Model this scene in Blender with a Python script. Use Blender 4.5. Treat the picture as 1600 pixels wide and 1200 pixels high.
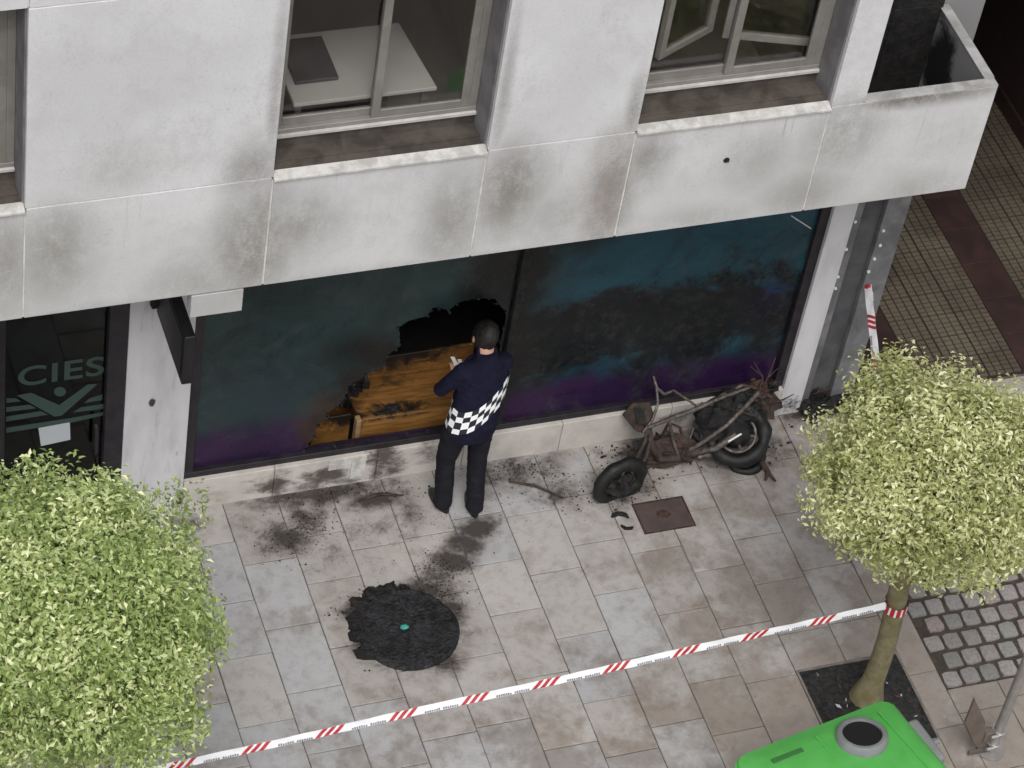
import bpy, bmesh, math, random
from mathutils import Vector, Matrix, noise
from mathutils.bvhtree import BVHTree
R = math.radians
random.seed(7)
for o in list(bpy.data.objects): bpy.data.objects.remove(o)
SC = bpy.context.scene
COL = SC.collection

# ------------------------------------------------------------------ camera
# x along the shop front, y into the building (shop glass at y=0), z up
CAM = Vector((-6.5, -13.9375, 16.875))
FPX = 4789.4
def cam_axes(pitch, yaw, roll):
    f = Vector((math.sin(yaw)*math.cos(pitch), math.cos(yaw)*math.cos(pitch), -math.sin(pitch)))
    r = Vector((math.cos(yaw), -math.sin(yaw), 0)); d = f.cross(r)
    r2 = r*math.cos(roll)+d*math.sin(roll); d2 = -r*math.sin(roll)+d*math.cos(roll)
    return r2, d2, f
AX = cam_axes(R(46.08), R(25.87), R(-10.64))
cd = bpy.data.cameras.new('camera'); cam = bpy.data.objects.new('camera', cd); COL.objects.link(cam)
m = Matrix.Identity(4)
for i in range(3):
    m[i][0] = AX[0][i]; m[i][1] = -AX[1][i]; m[i][2] = -AX[2][i]; m[i][3] = CAM[i]
cam.matrix_world = m
cd.sensor_width = 36; cd.lens = 36*FPX/1600; cd.clip_end = 2000; cd.clip_start = .1
SC.camera = cam
# ------------------------------------------------------------------ sky, sun, exposure (overcast)
w = bpy.data.worlds.new('World'); SC.world = w; w.use_nodes = True
nt = w.node_tree; bg = nt.nodes['Background']
sky = nt.nodes.new('ShaderNodeTexSky'); sky.sky_type = 'NISHITA'; sky.sun_disc = False
sky.sun_elevation = R(58); sky.sun_rotation = R(200); sky.dust_density = 3
hs = nt.nodes.new('ShaderNodeHueSaturation'); hs.inputs['Saturation'].default_value = .18
nt.links.new(sky.outputs[0], hs.inputs['Color']); nt.links.new(hs.outputs[0], bg.inputs[0])
bg.inputs[1].default_value = .12
sl = bpy.data.lights.new('sun', 'SUN'); so = bpy.data.objects.new('sun', sl); COL.objects.link(so)
sl.energy = 1.0; sl.angle = R(25); sl.color = (1, .97, .94)
sd = Vector((math.sin(R(200))*math.cos(R(58)), math.cos(R(200))*math.cos(R(58)), math.sin(R(58))))
so.rotation_euler = sd.to_track_quat('Z', 'Y').to_euler()
vs = SC.view_settings
vs.view_transform = 'Standard'; vs.look = 'None'; vs.gamma = 1; vs.use_curve_mapping = False
vs.exposure = 0.48

# ------------------------------------------------------------------ pixel -> place
def ray(x, y): return AX[0]*(x-800)+AX[1]*(y-600)+AX[2]*FPX
def on_z(x, y, z=0.0):
    d = ray(x, y); return CAM+d*((z-CAM.z)/d.z)
def on_y(x, y, Y=0.0):
    d = ray(x, y); return CAM+d*((Y-CAM.y)/d.y)
def on_x(x, y, X):
    d = ray(x, y); return CAM+d*((X-CAM.x)/d.x)
def depth(P): return (Vector(P)-CAM).dot(AX[2])

# ------------------------------------------------------------------ materials
def new_mat(name, color=(.5, .5, .5), rough=.6, metal=0, spec=.5):
    m = bpy.data.materials.new(name); m.use_nodes = True
    b = m.node_tree.nodes['Principled BSDF']
    b.inputs['Base Color'].default_value = (*color, 1); b.inputs['Roughness'].default_value = rough
    b.inputs['Metallic'].default_value = metal; b.inputs['Specular IOR Level'].default_value = spec
    return m
class NT:
    def __init__(s, m): s.t = m.node_tree; s.b = s.t.nodes.get('Principled BSDF'); s.g = None
    def n(s, ty, **k):
        o = s.t.nodes.new(ty)
        for a, v in k.items(): setattr(o, a, v)
        return o
    def l(s, a, b): s.t.links.new(a, b)
    def pos(s):
        if s.g is None: s.g = s.n('ShaderNodeNewGeometry')
        return s.g.outputs['Position']
    def obj(s): return s.n('ShaderNodeTexCoord').outputs['Object']
    def math(s, op, a, b=None, c=None, clamp=False):
        o = s.n('ShaderNodeMath', operation=op); o.use_clamp = clamp
        for i, v in enumerate((a, b, c)):
            if v is None: continue
            if hasattr(v, 'node'): s.l(v, o.inputs[i])
            else: o.inputs[i].default_value = v
        return o.outputs[0]
    def noise(s, vec, scale, detail=5, rough=.6, dist=0):
        o = s.n('ShaderNodeTexNoise'); o.inputs['Scale'].default_value = scale
        o.inputs['Detail'].default_value = detail; o.inputs['Roughness'].default_value = rough; o.inputs['Distortion'].default_value = dist
        s.l(vec, o.inputs['Vector']); return o.outputs[0]
    def scalev(s, vec, sc):
        o = s.n('ShaderNodeVectorMath', operation='MULTIPLY'); s.l(vec, o.inputs[0]); o.inputs[1].default_value = sc; return o.outputs[0]
    def step(s, v, a, b, lo=0., hi=1.):
        o = s.n('ShaderNodeMapRange', interpolation_type='SMOOTHSTEP'); s.l(v, o.inputs[0])
        for i, x in enumerate((a, b, lo, hi)): o.inputs[i+1].default_value = x
        return o.outputs[0]
    def mix(s, f, a, b, blend='MIX'):
        o = s.n('ShaderNodeMix', data_type='RGBA', blend_type=blend)
        for i, v in ((0, f), (6, a), (7, b)):
            if hasattr(v, 'node'): s.l(v, o.inputs[i])
            elif i == 0: o.inputs[0].default_value = v
            else: o.inputs[i].default_value = (*v, 1)
        return o.outputs[2]
    def blob(s, vec, c, r):
        a = s.n('ShaderNodeVectorMath', operation='SUBTRACT'); s.l(vec, a.inputs[0]); a.inputs[1].default_value = c
        b = s.n('ShaderNodeVectorMath', operation='MULTIPLY'); s.l(a.outputs[0], b.inputs[0]); b.inputs[1].default_value = [1/x for x in r]
        d = s.n('ShaderNodeVectorMath', operation='LENGTH'); s.l(b.outputs[0], d.inputs[0])
        return s.step(d.outputs['Value'], 1, 0)
    def blobs(s, vec, lst):
        t = None
        for c, r, k in lst:
            v = s.math('MULTIPLY', s.blob(vec, c, r), k)
            t = v if t is None else s.math('MAXIMUM', t, v)
        return t
    def col(s, c): s.l(c, s.b.inputs['Base Color'])
    def rough(s, c): s.l(c, s.b.inputs['Roughness'])
    def bump(s, h, strength=.3, dist=.01):
        o = s.n('ShaderNodeBump'); o.inputs['Strength'].default_value = strength; o.inputs['Distance'].default_value = dist
        s.l(h, o.inputs['Height']); s.l(o.outputs[0], s.b.inputs['Normal'])
def mottled(name, c1, c2, scale=6, rough=.7, bump=.2, bscale=60, spec=.4, metal=0, space='obj', r2=None, bdist=.004):
    m = new_mat(name, c1, rough, metal, spec); q = NT(m)
    v = q.obj() if space == 'obj' else q.pos()
    f = q.step(q.noise(v, scale, 8, .65, .3), .35, .65)
    q.col(q.mix(f, c1, c2))
    if r2 is not None: q.rough(q.step(q.noise(v, scale*1.7, 4), .35, .65, rough, r2))
    if bump: q.bump(q.noise(v, bscale, 4), bump, bdist)
    return m
MT = {}
# facade stone, with soot and rain streaks that have places of their own
def facade_mat():
    m = new_mat('facade_stone', (.6, .6, .6), .85, 0, .25); q = NT(m); p = q.pos()
    big = q.noise(p, 1.1, 5, .6); fine = q.noise(p, 55, 5, .8); mid = q.noise(p, 4.5, 8, .78)
    c = q.mix(q.step(big, .35, .68), (.60, .592, .60), (.69, .685, .692))
    c = q.mix(q.math('MULTIPLY', q.step(mid, .46, .66), .5), c, (.525, .518, .52))
    c = q.mix(q.math('MULTIPLY', q.step(fine, .5, .68), .34), c, (.36, .355, .35))
    # grime that sits at the lower panels, along the panel joints
    lst = [((-2.14, -1, 3.60), (.42, 2, .75), .62), ((-1.85, -1, 3.72), (.42, 2, .42), .42), ((-2.5, -1, 3.35), (.5, 2, .35), .28), ((-.85, -1, 3.6), (.34, 2, .65), .42), ((-.50, -1, 3.78), (.38, 2, .62), .58), ((-.1, -1, 3.5), (.5, 2, .4), .25),
           ((.20, -1, 3.62), (.30, 2, .85), .60), ((.42, -1, 3.9), (.26, 2, .4), .42), ((1.62, -1, 3.4), (.5, 2, .35), .34), ((-3.40, -1, 3.75), (.4, 2, .6), .42), ((-3.70, -1, 3.7), (.3, 2, .7), .42),
           ((2.3, -1, 4.15), (.9, 2, .13), .6), ((1.80, -1, 3.9), (.45, 2, .5), .36), ((2.5, -1, 3.3), (.5, 2, .25), .25), ((-2.2, -1, 4.25), (.3, 2, .4), .32), ((-2.1, -1, 4.9), (.07, 2, 1.0), .26),
           ((-.64, -1, 4.7), (.07, 2, .9), .28), ((.26, -1, 4.35), (.10, 2, .5), .34), ((-3.0, -1, 4.4), (.5, 2, .3), .12), ((1.2, -1, 3.75), (.4, 2, .4), .22), ((.9, -1, 3.3), (.6, 2, .2), .22)]
    bl = q.blobs(p, lst)
    warp = q.noise(q.scalev(p, (1, 1, .6)), 5.5, 9, .78)
    drip = q.noise(q.scalev(p, (9, 9, .55)), 2.0, 6, .7)
    st = q.math('MULTIPLY', q.math('POWER', q.math('MAXIMUM', bl, 0.), .8), q.step(q.math('ADD', warp, q.math('MULTIPLY', fine, .35)), .40, .80, .35, 1.75))
    st = q.math('MULTIPLY', st, .86, clamp=True)
    sp0 = q.n('ShaderNodeSeparateXYZ'); q.l(p, sp0.inputs[0])
    dr = q.math('MULTIPLY', q.step(drip, .56, .74), q.step(sp0.outputs[2], 3.5, 4.12, .15, .42))
    dr = q.math('MULTIPLY', dr, q.step(sp0.outputs[2], 4.22, 4.14))
    st = q.math('MAXIMUM', st, dr)
    edge = q.math('MULTIPLY', q.step(q.math('ADD', sp0.outputs[2], q.math('MULTIPLY', warp, .22)), 3.46, 3.30), .34)
    st = q.math('MAXIMUM', st, edge)
    spots = q.math('MULTIPLY', q.step(q.noise(q.scalev(p, (2.2, 2.2, 1.5)), 1.6, 9, .8), .52, .74), q.step(fine, .38, .66))
    c = q.mix(q.math('MULTIPLY', spots, .42), c, (.24, .23, .21))
    c = q.mix(st, c, (.15, .132, .112))
    red = q.math('MULTIPLY', q.blob(p, (.16, -1, 3.62), (.22, 2, .7)), .35)
    c = q.mix(red, c, (.30, .22, .20))
    # general warm greying of the lower band
    sp = q.n('ShaderNodeSeparateXYZ'); q.l(p, sp.inputs[0])
    low = q.math('MULTIPLY', .7, q.math('MULTIPLY', q.step(q.math('ADD', sp.outputs[2], q.math('MULTIPLY', big, .5)), 4.6, 3.9), .45))
    c = q.mix(low, c, (.46, .455, .44))
    q.col(c); q.bump(q.math('ADD', fine, q.math('MULTIPLY', mid, .6)), .22, .004)
    return m
MT['facade'] = facade_mat()
MT['mortar'] = mottled('joint_mortar', (.72, .71, .68), (.55, .53, .5), 9, .9)
MT['core'] = mottled('inner_concrete', (.30, .29, .28), (.22, .21, .2), 3, .9)
MT['room'] = mottled('room_paint', (.42, .40, .37), (.36, .34, .32), 2, .9, 0)
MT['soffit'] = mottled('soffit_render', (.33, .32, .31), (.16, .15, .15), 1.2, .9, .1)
MT['alu'] = mottled('bronze_aluminium', (.30, .285, .265), (.24, .225, .205), 5, .45, .05, spec=.5, metal=.3)
MT['alu_light'] = mottled('worn_light_aluminium', (.56, .54, .51), (.44, .42, .40), 8, .5, .05)
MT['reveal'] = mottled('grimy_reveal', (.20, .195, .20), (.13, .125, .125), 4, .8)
MT['white_frame'] = mottled('white_casement_paint', (.62, .61, .58), (.5, .49, .46), 6, .5, .05)
MT['sill_light'] = mottled('sill_stone', (.60, .585, .56), (.40, .385, .36), 10, .8)
MT['sill_dark'] = mottled('dirty_window_track', (.05, .042, .035), (.105, .09, .075), 5, .6, .3, 30)
MT['black_frame'] = mottled('black_shop_frame', (.012, .011, .014), (.025, .02, .025), 9, .45, .1)
MT['charred'] = mottled('charred_black', (.004, .004, .0045), (.018, .016, .015), 14, .75, .9, 45, bdist=.01)
MT['charred_brown'] = mottled('scorched_brown', (.022, .015, .012), (.065, .044, .034), 12, .8, .8, 50)
MT['rubber'] = mottled('burnt_rubber', (.004, .0045, .0045), (.012, .013, .012), 20, .55, .6, 60)
MT['bare_metal'] = mottled('heat_greyed_steel', (.17, .15, .14), (.07, .058, .05), 22, .55, .5, 80, metal=.5)
MT['rust'] = mottled('rusted_steel', (.075, .040, .028), (.030, .020, .017), 18, .85, .6, 60)
MT['white_mark'] = new_mat('bolt_and_glint_white', (.75, .75, .72), .5)  # shared by the bolts and the scooter's modelled glint
def arch_glass(name, tint=(.9, .92, .9), refl=.8):
    m = bpy.data.materials.new(name); m.use_nodes = True; t = m.node_tree; t.nodes.clear()
    o = t.nodes.new('ShaderNodeOutputMaterial'); mx = t.nodes.new('ShaderNodeMixShader')
    tr = t.nodes.new('ShaderNodeBsdfTransparent'); gl = t.nodes.new('ShaderNodeBsdfGlossy'); fr = t.nodes.new('ShaderNodeFresnel')
    tr.inputs[0].default_value = (*tint, 1); gl.inputs['Roughness'].default_value = .04; gl.inputs[0].default_value = (refl, refl, refl, 1); fr.inputs[0].default_value = 1.5
    ge = t.nodes.new('ShaderNodeNewGeometry'); mr = t.nodes.new('ShaderNodeMapRange'); mr.inputs[3].default_value = 1.5; mr.inputs[4].default_value = 1/1.5
    t.links.new(ge.outputs['Backfacing'], mr.inputs[0]); t.links.new(mr.outputs[0], fr.inputs[0])
    t.links.new(fr.outputs[0], mx.inputs[0]); t.links.new(tr.outputs[0], mx.inputs[1]); t.links.new(gl.outputs[0], mx.inputs[2]); t.links.new(mx.outputs[0], o.inputs[0])
    return m
MT['glass'] = arch_glass('window_glass', (.86, .85, .845), .7)
MT['glass_green'] = arch_glass('tinted_door_glass', (.22, .30, .27))
# pillar marble
def pillar_mat():
    m = new_mat('pillar_marble', (.5, .5, .5), .6, 0, .3); q = NT(m); p = q.pos()
    c = q.mix(q.step(q.noise(q.scalev(p, (3, 3, 1)), 2, 6), .35, .7), (.60, .59, .60), (.50, .49, .50))
    c = q.mix(q.math('MULTIPLY', q.step(q.noise(q.scalev(p, (9, 9, 1.2)), 2, 6, .7), .55, .72), .5), c, (.33, .32, .31))
    a = on_y(237, 627, -.02)
    n = q.noise(p, 30, 4)
    marks = q.blobs(p, [(tuple(a), (.05, .2, .085), 1.), ((-2.24, 0, .62), (.04, .2, .07), .55), ((-2.2, 0, .12), (.06, .2, .2), .9), ((-2.45, 0, .05), (.4, .2, .1), .5),
                        ((2.6, 0, .1), (.3, .3, .25), .6), ((-2.35, 0, 1.0), (.06, .2, .7), .3)])
    c = q.mix(q.step(q.math('ADD', marks, q.math('MULTIPLY', q.math('SUBTRACT', n, .5), .9)), .35, .75), c, (.05, .045, .04))
    q.col(c); return m
MT['pillar'] = pillar_mat()
def plinth_mat():
    m = new_mat('plinth_stone', (.5, .5, .5), .75, 0, .3); q = NT(m); p = q.pos()
    c = q.mix(q.step(q.noise(p, 5, 6), .35, .7), (.56, .52, .48), (.44, .41, .38))
    x = lambda a, b: tuple(on_y(a, b, -.03))
    n = q.noise(p, 7, 7, .7, .5)
    bl = q.blobs(p, [(x(425, 758), (.35, .3, .3), .85), (x(600, 722), (.3, .3, .4), .95), (x(510, 748), (.7, .3, .26), .85), (x(680, 705), (.4, .3, .3), .6), (x(330, 770), (.3, .3, .15), .5), (x(1050, 650), (.6, .3, .18), .5), ((2.0, 0, .1), (.7, .3, .3), .6)])
    n = q.noise(q.scalev(p, (1, 1, 1.8)), 5, 10, .72, .3)
    c = q.mix(q.math('MULTIPLY', q.step(q.math('ADD', bl, q.math('MULTIPLY', q.math('SUBTRACT', n, .5), 2.4)), .30, .95), .9), c, (.050, .036, .030))
    q.col(c); q.bump(q.noise(p, 50, 4), .3, .004); return m
MT['plinth'] = plinth_mat()
# printed shop film: teal above, purple below, with soot burnt into it
def film_mat():
    m = new_mat('printed_window_film', (.05, .05, .05), .22, 0, .38); q = NT(m); p = q.pos()
    sp = q.n('ShaderNodeSeparateXYZ'); q.l(p, sp.inputs[0]); X, Z = sp.outputs[0], sp.outputs[2]
    n1 = q.noise(p, 1.6, 7, .65, .6); n2 = q.noise(p, 4.2, 10, .74, .5); n3 = q.noise(p, 14, 6, .7)
    right = q.step(q.math('ADD', X, q.math('MULTIPLY', n1, .5)), .35, 1.0)
    teal = q.mix(right, (.017, .038, .038), (.012, .055, .078))
    teal = q.mix(q.math('MULTIPLY', q.step(q.noise(p, 2.0, 8, .72, .8), .40, .70), .75), teal, (.006, .012, .015))
    pur = q.mix(q.step(n1, .35, .65), (.030, .008, .044), (.016, .006, .032))
    lz = q.math('ADD', Z, q.math('MULTIPLY', q.math('SUBTRACT', n1, .5), .30))
    c = q.mix(q.step(lz, .84, .58), teal, pur)
    c = q.mix(q.math('MULTIPLY', q.step(q.noise(q.scalev(p, (1, 1, .8)), 2.6, 9, .76, .7), .50, .72), .65), c, (.042, .058, .058))  # hazy grey-green reflections painted into the film colour
    c = q.mix(q.math('MULTIPLY', q.blob(p, (-1.55, 0, 1.0), (.7, .5, .5)), .55), c, (.016, .026, .038))
    blue = q.blob(p, (2.22, 0, 1.22), (.34, .5, .30)); c = q.mix(q.math('MULTIPLY', blue, .9), c, (.006, .012, .12))
    # middle soot bank on the right half
    sz = q.math('ADD', q.math('ADD', Z, q.math('MULTIPLY', q.math('SUBTRACT', n2, .5), .75)), q.math('MULTIPLY', q.math('SUBTRACT', q.noise(p, 1.3, 4, .6), .5), 1.3))
    up = q.step(sz, 1.62, 1.42); lo = q.step(sz, .58, .86)
    bank = q.math('MULTIPLY', q.math('MULTIPLY', up, lo), q.step(X, -.1, .25))
    sootc = q.mix(q.step(n3, .45, .72), (.0035, .0035, .004), (.022, .019, .018))
    c = q.mix(q.math('MULTIPLY', bank, .93), c, sootc)
    # soot around the burnt hole and a tall plume over it
    h = on_y(700, 580, 0)
    bl = q.blobs(p, [((h.x+.1, 0, 1.0), (1.05, .5, 1.15), 1.0), ((h.x+.35, 0, 1.9), (.7, .5, 1.0), 1.0), ((h.x-.7, 0, 1.35), (.7, .5, .5), .62), ((-2.1, 0, 2.3), (1.6, .5, .9), .62), ((.3, 0, 2.45), (1.5, .5, .8), .95), ((h.x-.9, 0, 1.0), (.5, .5, .35), .45)])
    so = q.step(q.math('ADD', bl, q.math('MULTIPLY', q.math('SUBTRACT', n2, .5), .9)), .22, .72)
    c = q.mix(q.math('MULTIPLY', so, .95), c, q.mix(q.step(n2, .5, .78), (.0035, .0035, .004), (.024, .022, .020)))
    for (a_, b__, k_) in ((600, 560, .9), (565, 605, .9), (535, 640, .85), (510, 675, .8)):
        w_ = on_y(a_, b__, 0); f_ = q.step(q.math('ADD', q.blob(p, (w_.x-.04, 0, w_.z), (.30, .5, .30)), q.math('MULTIPLY', q.math('SUBTRACT', n2, .5), 1.3)), .30, .80)
        c = q.mix(q.math('MULTIPLY', f_, k_), c, (.010, .008, .007))
    # brown scorched edge low on the left of the hole
    e = on_y(505, 660, 0)
    br = q.step(q.math('ADD', q.blob(p, (e.x, 0, e.z), (.42, .5, .62)), q.math('MULTIPLY', q.math('SUBTRACT', n2, .5), 1.1)), .35, .85)
    c = q.mix(q.math('MULTIPLY', q.math('MULTIPLY', br, q.step(n3, .35, .65, .35, 1.)), .55), c, (.055, .030, .017))
    # pale grey streaks from stretched noise
    sc = q.step(q.noise(q.scalev(p, (4, 4, 1)), 4, 8, .75, 1.5), .62, .78, 0, .35)
    c = q.mix(sc, c, (.045, .052, .054))
    q.col(c); q.rough(q.step(n2, .3, .7, .18, .5)); return m
MT['film'] = film_mat()
MT['wood'] = mottled('varnished_orange_wood', (.55, .27, .075), (.36, .15, .035), 5, .5, .15, 30)
MT['wood_pale'] = mottled('pale_wood', (.36, .25, .14), (.22, .13, .07), 6, .6)
def wood_burnt():
    m = new_mat('scorched_orange_wood', (.5, .25, .07), .55); q = NT(m); p = q.pos()
    g = q.noise(q.scalev(p, (1.5, 14, 14)), 3, 5)
    c = q.mix(q.step(g, .35, .7), (.30, .145, .036), (.16, .068, .017))
    n = q.noise(p, 7, 8, .75, .8)
    a = on_y(560, 640, .15)
    bl = q.blobs(p, [((a.x-.12, .25, a.z), (.34, .6, .5), .95), ((a.x+.35, .60, .95), (1.1, .50, .75), 1.1), ((a.x+.25, .2, .44), (.6, .2, .05), .6), ((a.x+.1, .3, .7), (.3, .3, .3), .6), ((a.x+.5, .22, .68), (.5, .1, .1), .5)])
    c = q.mix(q.step(q.math('ADD', bl, q.math('MULTIPLY', q.math('SUBTRACT', n, .5), 1.7)), .14, .62), c, (.009, .006, .005))
    q.col(c); return m
MT['wood_burnt'] = wood_burnt()
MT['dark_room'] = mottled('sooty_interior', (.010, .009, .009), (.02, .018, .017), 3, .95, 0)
# paving
def soot_mask(q, p):
    G = lambda a, b: tuple(on_z(a, b, 0))
    lst = [(G(640, 985), (.50, .44, .5), 1.15), (G(690, 900), (.24, .24, .5), .62), (G(745, 826), (.19, .16, .5), 85), (G(725, 852), (.20, .17, .5), .85), (G(708, 876), (.22, .18, .5), .85), (G(668, 918), (.26, .16, .5), .75), (G(645, 930), (.42, .16, .5), 1.1), (G(568, 960), (.20, .16, .5), 1.05), (G(575, 1000), (.16, .14, .5), .9), (G(690, 1030), (.24, .2, .5), .7), (G(705, 960), (.18, .2, .5), .8), (G(450, 840), (.30, .24, .5), .7), (G(480, 815), (.2, .2, .5), .7), (G(500, 770), (.75, .16, .5), .82),
           (G(590, 780), (.35, .14, .5), .75), (G(645, 800), (.12, .28, .5), .5), (G(800, 740), (.5, .28, .5), .58), (G(870, 770), (.28, .2, .5), .5), (G(755, 815), (.28, .10, .5), .55), (G(820, 870), (.1, .1, .5), .2), (G(1010, 700), (.5, .22, .5), .62),
           (G(1130, 690), (.5, .35, .5), .72), (G(970, 760), (.32, .26, .5), .7), (G(280, 820), (.25, .12, .5), .55), (G(1280, 625), (.5, .3, .5), 1.), (G(380, 815), (.2, .2, .5), .4), (G(560, 850), (.8, .5, .5), .30), (G(1185, 700), (.4, .3, .5), .5)]
    lst = [(c_, (r_[0]*1.45, r_[1]*1.45, .5), min(1.15, k_*1.32)) for c_, r_, k_ in lst]
    bl = q.blobs(p, lst)
    n = q.noise(q.scalev(p, (1, 1.25, 1)), 4.2, 10, .74, .35); n2 = q.noise(p, 24, 6, .75)
    v = q.math('ADD', bl, q.math('ADD', q.math('MULTIPLY', q.math('SUBTRACT', n, .5), 2.2), q.math('MULTIPLY', q.math('SUBTRACT', n2, .5), .7)))
    v = q.math('MULTIPLY', v, q.step(bl, .02, .18))
    return q.step(v, .22, 1.0), bl
def slab_mat():
    m = new_mat('paving_stone', (.4, .4, .4), .6, 0, .4); q = NT(m); p = q.pos()
    oi = q.n('ShaderNodeObjectInfo')
    c = oi.outputs['Color']
    loc = q.n('ShaderNodeVectorMath', operation='ADD'); q.l(p, loc.inputs[0]); q.l(oi.outputs['Location'], loc.inputs[1])
    n1 = q.noise(p, 2.1, 7, .62, .3); n2 = q.noise(loc.outputs[0], 9, 8, .7, .3); n3 = q.noise(p, 70, 4, .7)
    c = q.mix(q.math('MULTIPLY', q.step(n2, .42, .68), .45), c, q.mix(1., c, (.62, .58, .55), 'MULTIPLY'))
    c = q.mix(q.math('MULTIPLY', q.step(n3, .5, .7), .28), c, (.20, .185, .18))
    # damp brown patches, more of them away from the shop front
    sp = q.n('ShaderNodeSeparateXYZ'); q.l(p, sp.inputs[0])
    reg = q.math('ADD', q.step(sp.outputs[1], -1.2, -3.2, 0, .17), q.step(sp.outputs[0], .3, 1.5, 0, .12))
    wet = q.step(q.math('ADD', q.math('ADD', n1, reg), q.math('MULTIPLY', q.math('SUBTRACT', n2, .5), .25)), .50, .74)
    wet2 = q.step(q.math('ADD', q.noise(loc.outputs[0], 1.1, 4), q.math('MULTIPLY', reg, .5)), .52, .74, 0, .4)
    wet = q.math('MAXIMUM', wet, wet2)
    c = q.mix(q.math('MULTIPLY', wet, .62), c, q.mix(1., c, (.54, .455, .38), 'MULTIPLY'))
    # pale ash spread over the middle
    G = lambda a, b: tuple(on_z(a, b, 0))
    ash = q.step(q.math('ADD', q.blobs(p, [(G(640, 850), (.9, .75, .5), .8), (G(1010, 735), (.7, .3, .5), .7), (G(820, 740), (.7, .3, .5), .5), (G(560, 830), (.9, .5, .5), .7)]), q.math('MULTIPLY', q.math('SUBTRACT', q.noise(p, 8, 8, .7), .5), 1.2)), .3, .9, 0, .55)
    c = q.mix(ash, c, (.52, .475, .45))
    s, bl = soot_mask(q, p)
    c = q.mix(q.math('MULTIPLY', q.step(bl, .0, .65), .38), c, (.23, .20, .18))
    c = q.mix(q.math('MULTIPLY', s, .94), c, (.040, .032, .028))
    # greenish-grey damp line near joints of shadow side
    q.col(c)
    q.rough(q.math('SUBTRACT', .68, q.math('MULTIPLY', wet, .38)))
    q.bump(q.math('ADD', n3, q.math('MULTIPLY', n2, 1.5)), .25, .003)
    return m
MT['slab'] = slab_mat()
MT['joint'] = mottled('joint_dirt', (.09, .075, .065), (.20, .17, .15), 8, .9, .5, 90, space='pos')
def sett_mat():
    m = new_mat('granite_sett', (.3, .3, .3), .6, 0, .4); q = NT(m); p = q.pos(); oi = q.n('ShaderNodeObjectInfo')
    n = q.noise(p, 45, 6, .7)
    c = q.mix(q.math('MULTIPLY', q.step(n, .4, .7), .6), oi.outputs['Color'], (.13, .12, .115))
    q.col(c); q.bump(n, .5, .006); return m
MT['sett'] = sett_mat()
MT['soil'] = mottled('tree_pit_soil', (.012, .012, .013), (.04, .038, .036), 25, .85, 1., 70, space='pos', bdist=.02)
MT['steel_edge'] = mottled('tree_pit_steel', (.24, .21, .18), (.14, .12, .11), 8, .6)
MT['cover'] = mottled('rusted_iron_cover', (.088, .060, .054), (.062, .044, .040), 7, .7, .5, 60, space='pos')
MT['tile_bar'] = mottled('ochre_floor_tile', (.145, .12, .088), (.09, .074, .056), 1.8, .38, .2, 40, space='pos', r2=.6)
MT['tile_red'] = mottled('oxblood_floor_tile', (.058, .032, .029), (.036, .023, .022), 3, .42, .2, 30, space='pos')
MT['tile_joint'] = new_mat('tile_joint', (.018, .015, .012), .8)
MT['red_wall'] = mottled('dark_passage_brick', (.050, .028, .024), (.035, .022, .02), 4, .8, .3, 20)
MT['asphalt'] = mottled('street_asphalt', (.055, .054, .053), (.04, .04, .04), 3, .85, .6, 40, space='pos')
MT['bark'] = mottled('olive_bark', (.16, .135, .065), (.24, .21, .13), 9, .85, .6, 40)
def leaf_mat(name, c1, c2, c3):
    m = bpy.data.materials.new(name); m.use_nodes = True; q = NT(m)
    at = q.n('ShaderNodeAttribute'); at.attribute_name = 'tone'
    f = at.outputs['Fac']
    r = q.n('ShaderNodeValToRGB'); e = r.color_ramp.elements
    e[0].color = (*c1, 1); e[1].color = (*c3, 1); e.new(.55).color = (*c2, 1)
    q.l(f, r.inputs[0]); q.col(r.outputs[0])
    q.b.inputs['Roughness'].default_value = .42; q.b.inputs['Specular IOR Level'].default_value = .5
    tr = q.n('ShaderNodeBsdfTranslucent'); q.l(r.outputs[0], tr.inputs[0])
    mx = q.n('ShaderNodeMixShader'); mx.inputs[0].default_value = .28
    q.l(q.b.outputs[0], mx.inputs[1]); q.l(tr.outputs[0], mx.inputs[2])
    q.l(mx.outputs[0], q.t.nodes['Material Output'].inputs[0])
    return m
MT['leaf_a'] = leaf_mat('glossy_green_leaf', (.10, .16, .040), (.40, .50, .17), (.90, .92, .56))
MT['leaf_b'] = leaf_mat('yellow_green_leaf', (.14, .16, .045), (.50, .53, .22), (.92, .92, .62))
def bin_mat():
    m = new_mat('green_bin_plastic', (.08, .42, .08), .45); q = NT(m); p = q.obj()
    c = q.mix(q.step(q.noise(p, 2.5, 6), .35, .68), (.095, .42, .085), (.075, .37, .07))
    c = q.mix(q.math('MULTIPLY', q.step(q.noise(q.scalev(p, (6, 1.5, 6)), 5, 8, .75, .5), .58, .74), .45), c, (.20, .48, .17))
    c = q.mix(q.math('MULTIPLY', q.step(q.noise(p, 12, 9, .8), .58, .72), .5), c, (.06, .20, .05))
    q.col(c); q.rough(q.step(q.noise(p, 9, 6), .35, .65, .38, .65)); return m
MT['green_plastic'] = bin_mat()
MT['slot_green'] = new_mat('dark_green_slot', (.03, .13, .03), .6)
MT['grey_plastic'] = mottled('grey_bin_plastic', (.17, .18, .18), (.22, .225, .225), 5, .5, .1, 60)
MT['dark_hole'] = new_mat('black_opening_fill', (.004, .004, .004), .7)
MT['post'] = mottled('galvanised_post', (.34, .32, .30), (.26, .24, .23), 9, .5, .1, metal=.3)
MT['brown_plate'] = mottled('brown_painted_plate', (.11, .085, .07), (.15, .12, .10), 6, .6)
MT['shiny'] = new_mat('bright_steel', (.7, .7, .68), .25, .9)
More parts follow.
